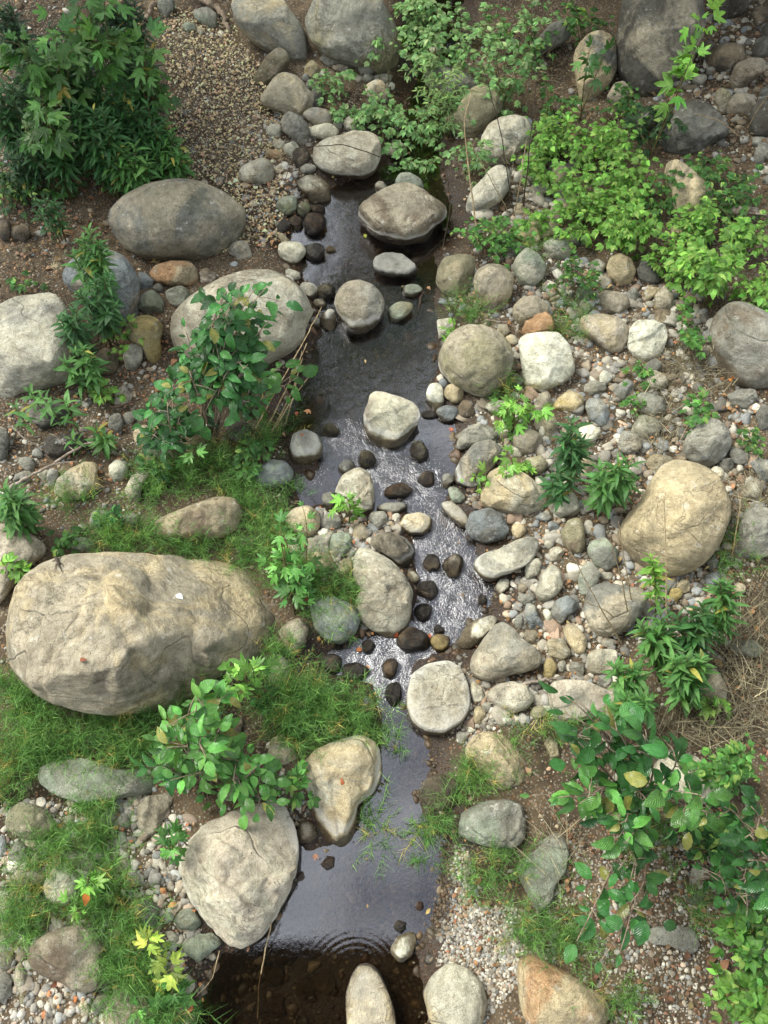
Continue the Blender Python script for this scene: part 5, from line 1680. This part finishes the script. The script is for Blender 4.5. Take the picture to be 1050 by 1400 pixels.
pebble_field([
    ([(600, 560), (700, 540), (870, 480), (960, 420), (1050, 560), (1050, 760), (850, 900), (850, 960), (640, 1000), (610, 960), (690, 860), (690, 760), (640, 690)], 4200, .006, .042, .1),
    ([(700, 330), (960, 400), (960, 470), (700, 520), (610, 400)], 1500, .006, .045, .1),
    ([(0, 1100), (200, 1080), (260, 1120), (250, 1220), (300, 1310), (260, 1400), (0, 1400)], 3600, .005, .036, .25),
    ([(640, 1240), (720, 1240), (720, 1330), (660, 1400), (760, 1400), (580, 1400), (600, 1300)], 2400, .005, .016, .22),
    ([(590, 1150), (640, 1160), (660, 1250), (600, 1290), (585, 1240)], 1300, .005, .016, .0),
    ([(720, 1180), (960, 1100), (1000, 1300), (960, 1400), (800, 1400), (760, 1280)], 2800, .004, .017, .2),
    ([(215, 20), (310, 30), (360, 110), (350, 240), (260, 240), (240, 120)], 3400, .003, .009, .3),
    ([(330, 160), (440, 150), (420, 260), (390, 330), (330, 340)], 900, .006, .035, .1),
    ([(380, 1040), (430, 1100), (410, 1150), (380, 1120)], 200, .006, .02, .0),
    ([(400, 700), (480, 690), (560, 720), (480, 790), (400, 760)], 600, .006, .04, .1),
    ([(0, 560), (220, 470), (250, 600), (180, 700), (0, 700)], 900, .006, .03, .0),
    ([(620, 880), (650, 940), (740, 980), (640, 1020), (590, 1000)], 500, .006, .03, .1),
    ([(850, 0), (1050, 0), (1050, 250), (900, 180)], 900, .01, .06, .0),
    ([(700, 230), (800, 280), (760, 330), (700, 330)], 300, .01, .05, .1),
    ([(640, 1270), (760, 1240), (760, 1330), (640, 1330)], 600, .005, .015, .2),
    ([(-60, -20), (1110, -20), (1080, 700), (1070, 1410), (-20, 1410), (-30, 700)], 9000, .005, .02, .0),
    ([(-60, -20), (1110, -20), (1080, 500), (-30, 500)], 500, .015, .05, .0),
    ([(870, 760), (1000, 760), (1000, 900), (880, 900)], 500, .006, .03, .1),
], 'pebbles')
pebble_field([
    ([(600, 560), (700, 540), (870, 480), (960, 420), (1050, 560), (1050, 760), (850, 900), (850, 960), (640, 1000), (610, 960), (690, 860), (690, 760), (640, 690)], 300, .035, .075, .12),
    ([(700, 330), (960, 400), (960, 470), (700, 520), (610, 400)], 90, .035, .08, .12),
    ([(400, 700), (480, 690), (560, 720), (490, 780), (400, 760)], 26, .03, .06, .15),
    ([(0, 1100), (200, 1080), (260, 1120), (250, 1220), (300, 1310), (260, 1400), (0, 1400)], 90, .03, .06, .25),
    ([(640, 150), (800, 230), (740, 340), (640, 330)], 60, .04, .09, .1),
    ([(380, 130), (440, 160), (430, 230), (370, 250)], 16, .03, .06, .1)], 'small_rubble', 3)
pebble_field([
    ([(400, 260), (620, 240), (620, 560), (630, 700), (690, 800), (640, 900), (590, 1000), (520, 1000), (440, 900), (560, 800), (400, 640), (370, 560)], 1500, .010, .05, .0),
    ([(520, 1000), (590, 1000), (610, 1150), (580, 1400), (265, 1400), (350, 1300), (410, 1170), (500, 1110)], 1000, .010, .042, .0),
], 'creek_bed_pebbles', 2, -0.008)

# leaf litter
LIT = [([(-60, -20), (1110, -20), (1080, 500), (1070, 1410), (-20, 1410), (-30, 700)], 3000, (150, 116, 84), .03),
       ([(440, 0), (1050, 0), (1050, 250), (700, 330), (600, 220), (450, 180)], 1200, (120, 96, 70), .04),
       ([(0, 0), (230, 0), (230, 330), (0, 420)], 1200, (126, 96, 68), .04),
       ([(215, 10), (310, 20), (390, 150), (390, 330), (300, 350), (240, 240), (230, 110)], 7000, (206, 172, 136), .028),
       ([(640, 700), (900, 480), (960, 700), (840, 900), (700, 980), (640, 940)], 800, (158, 108, 68), .03),
       ([(700, 360), (960, 380), (900, 560), (720, 560), (600, 400)], 420, (190, 130, 86), .035),
       ([(0, 250), (150, 230), (200, 330), (250, 360), (0, 420)], 420, (150, 106, 74), .045),
       ([(150, 450), (260, 470), (230, 640), (60, 700), (0, 600)], 480, (168, 112, 74), .035),
       ([(340, 250), (420, 250), (420, 340), (340, 350)], 260, (170, 120, 80), .03),
       ([(740, 1150), (960, 1050), (1050, 1000), (1000, 1400), (780, 1400)], 900, (134, 92, 66), .035),
       ([(0, 1100), (260, 1100), (290, 1400), (0, 1400)], 150, (196, 124, 76), .035),
       ([(380, 690), (480, 680), (560, 740), (420, 780)], 110, (200, 130, 84), .03),
       ([(850, 20), (1050, 20), (1050, 330), (900, 250)], 420, (122, 92, 66), .05),
       ([(860, 540), (1050, 500), (1050, 1000), (900, 900)], 420, (172, 120, 80), .035),
       ([(390, 880), (520, 860), (520, 960), (420, 960)], 40, (206, 128, 66), .03),
       ([(600, 1100), (720, 1100), (720, 1400), (590, 1300)], 110, (170, 110, 72), .03),
       ([(150, 900), (300, 960), (240, 1050), (20, 1050)], 30, (206, 128, 66), .035)]
lp, lc, lsz = [], [], []
for pts, n, c, s in LIT:
    q = scatter_px(pts, n)
    lp.append(np.stack([q[:, 0], q[:, 1], np.maximum(height(q[:, 0], q[:, 1]), 0) + 0.012 + 0.012 * RNG.random(n)], 1))
    lc.append(lin(c) * np.exp(RNG.normal(0, 0.32, (n, 1))) * (1 + RNG.normal(0, .08, (n, 3))))
    lsz.append(s * np.exp(RNG.normal(0, 0.35, n)))
lp, lc, lsz = np.concatenate(lp), np.clip(np.concatenate(lc), 0.01, 0.7), np.concatenate(lsz)
m_ = (RNG.random(len(lp)) < 0.55) & ((signed_dist(lp[:, :2], CREEK) > -0.02) | (RNG.random(len(lp)) < 0.07))
lp, lc, lsz = lp[m_], lc[m_], lsz[m_] * .78
lc = (lc * .88 + lc.mean(1, keepdims=True) * .12) * np.array([.86, .9, .8])
a = RNG.random(len(lp)) * 6.283
ld = np.stack([np.cos(a), np.sin(a), RNG.normal(0, .2, len(lp))], 1)
o = link('fallen_leaves', leaves_mesh('fallen_leaves', 'curl', lp, ld, np.array([0, 0, 1.0]) + RNG.normal(0, .35, (len(lp), 3)), lsz, lc), M_DRY)
o['kind'] = 'stuff'

# single fallen leaves that one can point to
dg = bpy.context.evaluated_depsgraph_get()
dg.update()
def surface(px, py):
    """first stone, ground or water seen at that pixel"""
    hit, loc, nrm, *_ = SC.ray_cast(dg, Vector(CAMP), Vector(ray(px, py)))
    return (np.array(loc), np.array(nrm)) if hit else (at(px, py), np.array([0, 0, 1.0]))
def dead_leaf(px, py, size, col, label, kind='curl'):
    P, N = surface(px, py)
    a = RNG.random() * 6.283
    d = np.cross(N, np.array([math.cos(a), math.sin(a), 0.1]))
    me = leaves_mesh('fallen_leaf', kind, [np.zeros(3)], [d], [N], [size * .85], lin(col)[None] * .72)
    o = link('fallen_leaf', me, M_DRY, loc=P + N * 0.006)
    tag(o, label, 'leaf', 'fallen leaves one can point to')
for q in ((72, 368, .15, (196, 180, 140), 'large pale curled leaf on soil above the pitted flat boulder', 'lobed'),
          (114, 1222, .08, (214, 128, 56), 'folded orange leaf against the pale greenish stone', 'curl'),
          (413, 812, .075, (150, 84, 54), 'rusty curled leaf at the foot of the sapling in horsetail grass', 'curl'),
          (107, 1362, .07, (208, 130, 70), 'orange leaf on pebbles below the grey brown hump', 'curl'),
          (994, 517, .09, (206, 128, 60), 'orange curled leaf on dry twigs under the brown flanked boulder', 'curl'),
          (1004, 575, .09, (202, 118, 60), 'orange leaf standing against the light blue grey boulder', 'curl'),
          (620, 588, .05, (206, 120, 92), 'pink orange leaf at the bank end of the middle pool', 'lobed'),
          (432, 1003 + 164, .05, (206, 150, 120), 'pale orange star shaped leaf floating in the lower pool', 'lobed'),
          (466, 1063, .06, (196, 110, 60), 'orange leaf lying on the rusty patched rock', 'curl'),
          (582, 1250, .05, (206, 176, 110), 'yellow leaf at the pebbly margin of the lower pool', 'curl'),
          (412, 598, .04, (200, 130, 80), 'orange leaf on top of the grey domed pool stone', 'curl'),
          (422, 560, .05, (222, 160, 110), 'pale orange leaf floating by the straw stalks', 'lobed'),
          (406, 570, .05, (170, 92, 66), 'red brown leaf floating by the straw stalks', 'curl'),
          (504, 913, .05, (212, 130, 60), 'orange leaf stranded on the brown wet stone in the riffle', 'curl'),
          (487, 889, .05, (206, 124, 64), 'orange leaf in the still side water', 'curl'),
          (588, 873, .05, (206, 112, 62), 'orange leaf between the brown riffle stone and the olive yellow stone', 'lobed'),
          (543, 864, .05, (196, 90, 50), 'red orange leaf at the upstream end of the brown riffle stone', 'curl'),
          (500, 497, .04, (214, 180, 120), 'small yellow leaf floating in the middle pool', 'curl'),
          (237, 1271, .06, (196, 112, 66), 'orange leaf on the mossy block by the dark pool', 'curl'),
          (252, 1382, .06, (196, 112, 66), 'heart shaped orange leaf at the dark pool corner', 'curl'),
          (110, 903, .06, (150, 84, 50), 'brown curled leaf on the face of the lizard boulder', 'curl'),
          (500, 318 + 8, .05, (186, 190, 80), 'green yellow leaf floating at the foot of the rusty crowned boulder', 'curl')):
    dead_leaf(*q[:4], q[4], q[5])

# ------------------------------------------------------------------ wood, stalks and roots
def stalk(name, pts, r0, r1, mat, label, cat, group=None, lifts=None, side=None):
    P = np.array([at(x, y, z) for x, y, z in pts])
    t = np.linspace(0, 1, len(P)); tt = np.linspace(0, 1, 4 * len(P))
    Q = np.stack([np.interp(tt, t, P[:, i]) for i in range(3)], 1)
    Q[1:-1] = (Q[:-2] + 2 * Q[1:-1] + Q[2:]) / 4
    Q += RNG.normal(0, max(r0 * 0.35, 0.0012), Q.shape)
    o0 = Q[0].copy()
    v, f = tube([Q - o0], [(r0, r1)], 6)
    o = link(name, np_mesh(name, v, f), mat, loc=o0)
    tag(o, label, cat, group)
    if side:
        for k in side:
            a = Q[k] - o0
            b = a + RNG.normal(size=3) * np.array([.16, .16, .05])
            v, f = tube([bez(a, (a + b) / 2 + RNG.normal(size=3) * .03, b, 6)], [(r1 * .8, r1 * .35)], 5)
            link('side_twig', np_mesh('side_twig', v, f), mat, o)
    return o
stalk('tree_root', [(200, 25, .02), (206, 12, .08), (214, 2, .10), (222, -10, .06)], .03, .022, M_BARK, 'short arched tree root at the head of the gravel path', 'root')
stalk('tree_root', [(266, -4, .05), (285, 4, .08), (302, 16, .09), (309, 30, .05), (313, 48, .0)], .035, .02, M_BARK, 'long curved tree root between two round stones and the top boulder', 'root')
stalk('driftwood_log', [(990, 289, .12), (1012, 287, .14), (1038, 289, .10)], .035, .022, M_WOOD, 'pale broken driftwood log among dark bramble leaves', 'log', side=[6])
stalk('dead_branch', [(12, 668, .06), (45, 650, .10), (80, 628, .12), (118, 606, .16), (150, 603, .12)], .014, .006, M_WOOD, 'pale dead branch across dark soil above the chunky branch stone', 'branch', side=[7, 12])
stalk('dead_branch', [(135, 555, .10), (160, 557, .08), (185, 549, .10), (198, 542, .05)], .008, .004, M_TWIG, 'dark bent twig curving round the pinkish triangular stone', 'twig')
stalk('dead_branch', [(12, 580, .15), (30, 596, .12), (58, 615, .05)], .008, .005, M_WOOD, 'thin pale stick below the star shaped mugwort rosettes', 'twig')
stalk('dead_branch', [(702, 946, .03), (722, 934, .06), (742, 930, .05), (762, 927, .02)], .013, .008, M_WOOD, 'short grey stick above the pale oval stone', 'stick')
stalk('dead_branch', [(563, 452, .03), (570, 430, .05), (577, 402, .10), (580, 400, .1)], .014, .008, M_TWIG, 'dark stick poking out of the upper pool', 'stick')
stalk('dead_branch', [(448, 545, .0), (452, 556, .012), (456, 562, .0)], .010, .006, M_TWIG, 'short brown stick floating in the middle pool', 'stick')
stalk('dead_branch', [(664, 438, .04), (680, 440, .06), (694, 441, .04)], .010, .006, M_WOOD, 'grey twig on soil above the large olive dome', 'twig')
for k, pts in enumerate((((350, 585, .05), (385, 520, .3), (418, 462, .5), (440, 420, .62)), ((362, 590, .04), (392, 530, .28), (420, 470, .45)), ((376, 585, .03), (400, 545, .2), (428, 508, .35)),
                         ((366, 600, .03), (398, 540, .25), (414, 490, .42)), ((390, 580, .03), (402, 540, .22), (412, 480, .45)))):
    stalk('straw_stalk', pts, .006, .003, M_STRAW, ('longest straw stalk leaning over the middle pool', 'straw stalk beside the longest one over the middle pool', 'shortest straw stalk, bent low over the water',
          'straw stalk crossing the others under the alder twig', 'upright straw stalk at the pool edge')[k], 'dry stalk', 'straw stalks by the middle pool')
for k, (pts, lb) in enumerate(((((850, 880, .02), (815, 820, .5), (775, 745, .95)), 'longest dead stalk slanting across the stalk crossed boulder'),
                               (((860, 855, .02), (852, 800, .5), (836, 745, .9)), 'dead stalk beside the mugwort, leaning to the sandy boulder'),
                               (((855, 860, .02), (830, 835, .25), (790, 818, .45)), 'low dead stalk lying over the stalk crossed boulder'),
                               (((912, 900, .02), (911, 780, .7), (908, 680, 1.1)), 'upright dead stalk in front of the sandy boulder'),
                               (((868, 845, .02), (856, 780, .5), (845, 712, .95)), 'slim dead stalk touching the edge of the sandy boulder'),
                               (((1000, 765, .05), (1008, 720, .3), (1016, 660, .6)), 'dead stalk beside the cracked grey rock'),
                               (((960, 770, .02), (968, 752, .25), (937, 723, .5)), 'bent dark stalk over the broad face of the sandy boulder'))):
    stalk('dead_stalk', pts, .005, .0025, M_STRAW, lb, 'dry stalk', 'dead stalks on the cobble bank')
for k, (pts, lb) in enumerate(((((655, 335, .05), (640, 230, .6), (634, 165, .9), (645, 125, 1.0)), 'white drooping cane in front of the olive cane boulder'),
                               (((695, 290, .05), (665, 235, .5), (640, 190, .9)), 'slanting pale cane before the pale wedge rock'),
                               (((604, 345, .05), (616, 285, .35), (612, 240, .6), (604, 222, .7)), 'bare curved cane beside the rusty crowned boulder'),
                               (((715, 285, .05), (722, 220, .5), (734, 110, 1.0)), 'tall dark cane before the pale cane boulder'),
                               (((704, 290, .05), (712, 245, .4), (720, 190, .7)), 'short pale cane at the pale cane boulder'),
                               (((700, 280, .05), (685, 180, .8), (660, 90, 1.2)), 'long thin cane reaching up through the rose shrub'),
                               (((520, 215, .25), (470, 197, .3), (430, 200, .3), (405, 202, .2), (390, 245, .05)), 'thin curved twig lying across the wide flat rock'),
                               (((1010, 185, .02), (985, 165, .3), (950, 155, .5)), 'bare pale stem in front of the dark humped boulder'),
                               (((1022, 175, .05), (1036, 150, .4), (1050, 130, .6)), 'pale bare stem crossing the dark boulder on the slope'))):
    stalk('bare_cane', pts, .007 if k in (0, 3) else .0045, .003, M_STRAW if k in (0, 1, 4, 7, 8) else M_TWIG, lb, 'cane', 'bare canes along the upper creek')
stalk('reed_stalk', [(371, 1262, .25), (362, 1305, .12), (354, 1345, .06), (352, 1392, .03)], .004, .003, M_STRAW, 'long white reed stalk hanging over the dark pool below the great pink boulder', 'reed')
stalk('reed_stalk', [(300, 1300, .12), (290, 1340, .06), (268, 1362, .03)], .003, .002, M_STRAW, 'thin straw beside the yellow maple seedling over dark water', 'reed')

# ------------------------------------------------------------------ the lizard
def make_lizard():
    P, N = surface(80, 772)
    T, _ = surface(88, 800)
    ax = unit(P - T)                               # tail to head
    N = unit(N + 0.001)
    ax = unit(ax - N * (ax @ N))
    sx = np.cross(ax, N)
    # skeleton in (along, side, up) centimetres
    J = {'pelvis': (0, 0, .9), 'belly': (2.2, .1, 1.0), 'chest': (4.4, 0, 1.1), 'neck': (5.6, -.1, 1.2), 'head': (6.8, -.2, 1.25), 'snout': (8.0, -.3, 1.0),
         't1': (-1.6, .1, .8), 't2': (-4, .5, .6), 't3': (-7, .9, .4), 't4': (-10.5, .7, .3),
         'ra1': (4.9, 1.4, .8), 'ra2': (5.9, 2.4, .3), 'ra3': (6.5, 2.7, .15), 'la1': (4.7, -1.4, .8), 'la2': (4.2, -2.5, .3), 'la3': (4.8, -3.0, .15),
         'rl1': (.3, 1.6, .8), 'rl2': (-1.2, 2.5, .5), 'rl3': (-2.6, 2.7, .15), 'll1': (.2, -1.6, .8), 'll2': (-1.4, -2.1, .5), 'll3': (-2.9, -2.2, .15)}
    rad = {'pelvis': .75, 'belly': 1.05, 'chest': .95, 'neck': .7, 'head': .85, 'snout': .35, 't1': .62, 't2': .42, 't3': .25, 't4': .1}
    E = [('pelvis', 'belly'), ('belly', 'chest'), ('chest', 'neck'), ('neck', 'head'), ('head', 'snout'), ('pelvis', 't1'), ('t1', 't2'), ('t2', 't3'), ('t3', 't4')]
    for s in 'rl':
        E += [('chest', s + 'a1'), (s + 'a1', s + 'a2'), (s + 'a2', s + 'a3'), ('pelvis', s + 'l1'), (s + 'l1', s + 'l2'), (s + 'l2', s + 'l3')]
    for s in ('ra3', 'la3', 'rl3', 'll3'):         # toes
        x, y, z = J[s]
        for k, a in enumerate((-.7, 0, .7)):
            fw = 1 if 'a' in s else -1
            J[f'{s}{k}'] = (x + fw * .8 * math.cos(a), y + .8 * math.sin(a), .08)
            rad[f'{s}{k}'] = .08
            E.append((s, f'{s}{k}'))
    keys = list(J)
    sc = 0.009
    V = [tuple((ax * J[k][0] + sx * J[k][1] + N * J[k][2]) * sc) for k in keys]
    me = bpy.data.meshes.new('lizard')
    me.from_pydata(V, [(keys.index(a), keys.index(b)) for a, b in E], [])
    ob = link('lizard', me, make_simple('lizard_skin', (66, 54, 42), (38, 32, 26), 120, 0.6), loc=P)
    sk = ob.modifiers.new('skin', 'SKIN')
    for i, k in enumerate(keys):
        r = rad.get(k, .3 if k[-1] == '1' else .24 if k[-1] == '2' else .17) * sc
        me.skin_vertices[0].data[i].radius = (r, r)
    me.skin_vertices[0].data[0].use_root = True
    ob.modifiers.new('smooth', 'SUBSURF').render_levels = 2
    tag(ob, 'small brown lizard basking near the upper rim of the biggest tan boulder', 'lizard')
make_lizard()

def fleck():
    P, N = surface(240, 814)
    me = leaves_mesh('pale_fleck', 'tiny', [np.zeros(3)], [np.array([1.0, -.5, 0])], [N], [.055], np.array([[.8, .8, .78]]))  # tiny leaf shape standing in for an unidentified white mark
    tag(link('pale_fleck', me, M_DRY, loc=P + N * .006), 'small white fleck lying on the face of the lizard boulder', 'pale_fleck')
fleck()

# ------------------------------------------------------------------ what shades the creek and shows in its water
def tree(name, x, y, crown, n, leaf, label, seed):
    rg = np.random.default_rng(seed)
    g = np.array([x, y, float(height(x, y)[0]) - .1])
    root = plant_root(name, g)
    top = np.array(crown[0][:3])
    trunk = bez(g, (g + top) / 2 + np.array([.2, .1, .4]), top, 14)
    v, f = tube([trunk - g], [(.16, .05)], 10)
    link('trunk', np_mesh('trunk', v, f), M_BARK, root)
    paths, rad, pos = [], [], []
    for cx, cy, cz, r, w in crown:
        c = np.array([cx, cy, cz])
        for k in range(7):
            e = c + unit(rg.normal(size=3)) * np.array([r, r, r * .55]) * .8
            s = trunk[rg.integers(7, 14)]
            paths.append(bez(s, (s + e) / 2 + np.array([0, 0, .25]), e, 8) - g); rad.append((.04, .008))
            m = int(n * w / 7)
            cl = e + rg.normal(size=(m // 14 + 1, 3)) * r * .28
            pos.append(cl[rg.integers(0, len(cl), m)] + rg.normal(size=(m, 3)) * .13)
    v, f = tube(paths, rad, 6)
    link('limbs', np_mesh('limbs', v, f), M_BARK, root)
    pos = np.concatenate(pos)
    d = rg.normal(size=pos.shape); d[:, 2] -= .3
    nn = np.array([0, 0, 1.0]) + rg.normal(size=pos.shape) * .5
    link('crown', leaves_mesh('crown', 'ovate', pos - g, d, nn, leaf * rg.uniform(.7, 1.3, len(pos)), tones(len(pos), (84, 130, 62), .2)), M_LEAF, root)
    tag(root, label, 'tree')
tree('alder_tree', 5.2, 9.0, [(3.6, 8.2, 4.6, 1.7, 1), (4.6, 7.0, 4.4, 1.3, .7), (2.6, 9.6, 5.0, 1.5, .8), (4.8, 9.6, 6.0, 1.6, .8), (1.0, 9.3, 3.7, 1.0, .6), (2.0, 9.0, 3.7, 1.0, .7), (3.0, 9.1, 3.8, 1.1, .7), (2.8, 7.4, 2.9, 1.0, .6), (3.9, 6.9, 3.0, 1.0, .6), (3.4, 8.4, 2.8, 1.1, .6), (1.6, 8.3, 2.7, .9, .5)], 2600, .16,
     'alder tree leaning over the shaded bank beside the giant dark boulder', 3)
tree('sycamore_tree', -5.0, 8.6, [(-4.2, 8.0, 4.4, 1.2, .6), (-4.6, 6.6, 4.6, 1.1, .5), (-3.4, 7.2, 2.8, .8, .4)], 2400, .18,
     'sycamore tree leaning over the leafy thicket beside the gravel path', 4)
tree('willow_tree', 0.6, 13.5, [(0.2, 12.6, 4.2, 1.9, 1), (-1.4, 13.4, 6.0, 1.7, .8), (1.6, 12.8, 6.6, 1.6, .8), (.3, 12.0, 8.4, 1.5, .7), (-.8, 8.5, 6.0, .8, .18), (.9, 9.6, 6.2, 1.0, .3), (.3, 7.6, 5.6, .7, .2), (-.9, 7.0, 5.2, .6, .16), (-1.5, 6.4, 5.2, .5, .1)], 2600, .16,
     'tree arching across the creek beyond the huge head boulder', 5)

tree('shade_tree', 4.6, 2.2, [(3.6, 2.0, 4.6, 1.1, 1), (4.6, 1.2, 5.2, 1.2, 1)], 1800, .15, 'unseen tree added to shade the bank above the big alder bush', 12)  # added out of view to cut sky light on the lower bank
for bx, by, rz, sd, lb in ((-2.6, 10.6, 2.4, 6, 'tall unseen bush added for dark reflections beyond the gravel path'), (0.4, 10.2, 2.2, 7, 'tall unseen bush added for dark reflections, closing the head of the creek'),
                           (3.2, 10.6, 2.6, 8, 'tall unseen bush added for dark reflections beyond the giant dark boulder')):
    tree('shade_bush', bx, by + .3, [(bx, by, rz * .55, 1.5, 1), (bx + .5, by + .4, rz, 1.3, 1)], 1500, .16, lb, sd)  # unseen, added to darken the upper creek's reflection and block skylight

def box(x0, x1, y0, y1, z0, z1):
    v = [(x, y, z) for x in (x0, x1) for y in (y0, y1) for z in (z0, z1)]
    f = [(0, 1, 3, 2), (4, 6, 7, 5), (0, 4, 5, 1), (2, 3, 7, 6), (0, 2, 6, 4), (1, 5, 7, 3)]
    return v, f
def boxes(name, bs, mat, parent):
    V, F = [], []
    for b in bs:
        v, f = box(*b)
        F += [tuple(i + len(V) for i in q) for q in f]
        V += v
    return link(name, np_mesh(name, V, np.array(F), smooth=False), mat, parent)
br = plant_root('footbridge', (0, 0, 0))
boxes('deck', [(-9, 9, -2.2, -.17, 3.72, 3.92)], M_CONC, br)
boxes('beam', [(-9, 9, -.75, -.45, 3.42, 3.718)], M_CONC, br)
boxes('beam', [(-9, 9, -1.9, -1.6, 3.42, 3.718)], M_CONC, br)
boxes('railing', [(-9, 9, -.27, -.21, 4.86, 4.92)] + [(x, x + .03, -.255, -.225, 3.922, 4.858) for x in np.arange(-8.9, 8.9, .14)], M_STEEL, br)
tag(br, 'concrete footbridge with steel railing across the lower end of the creek', 'bridge')
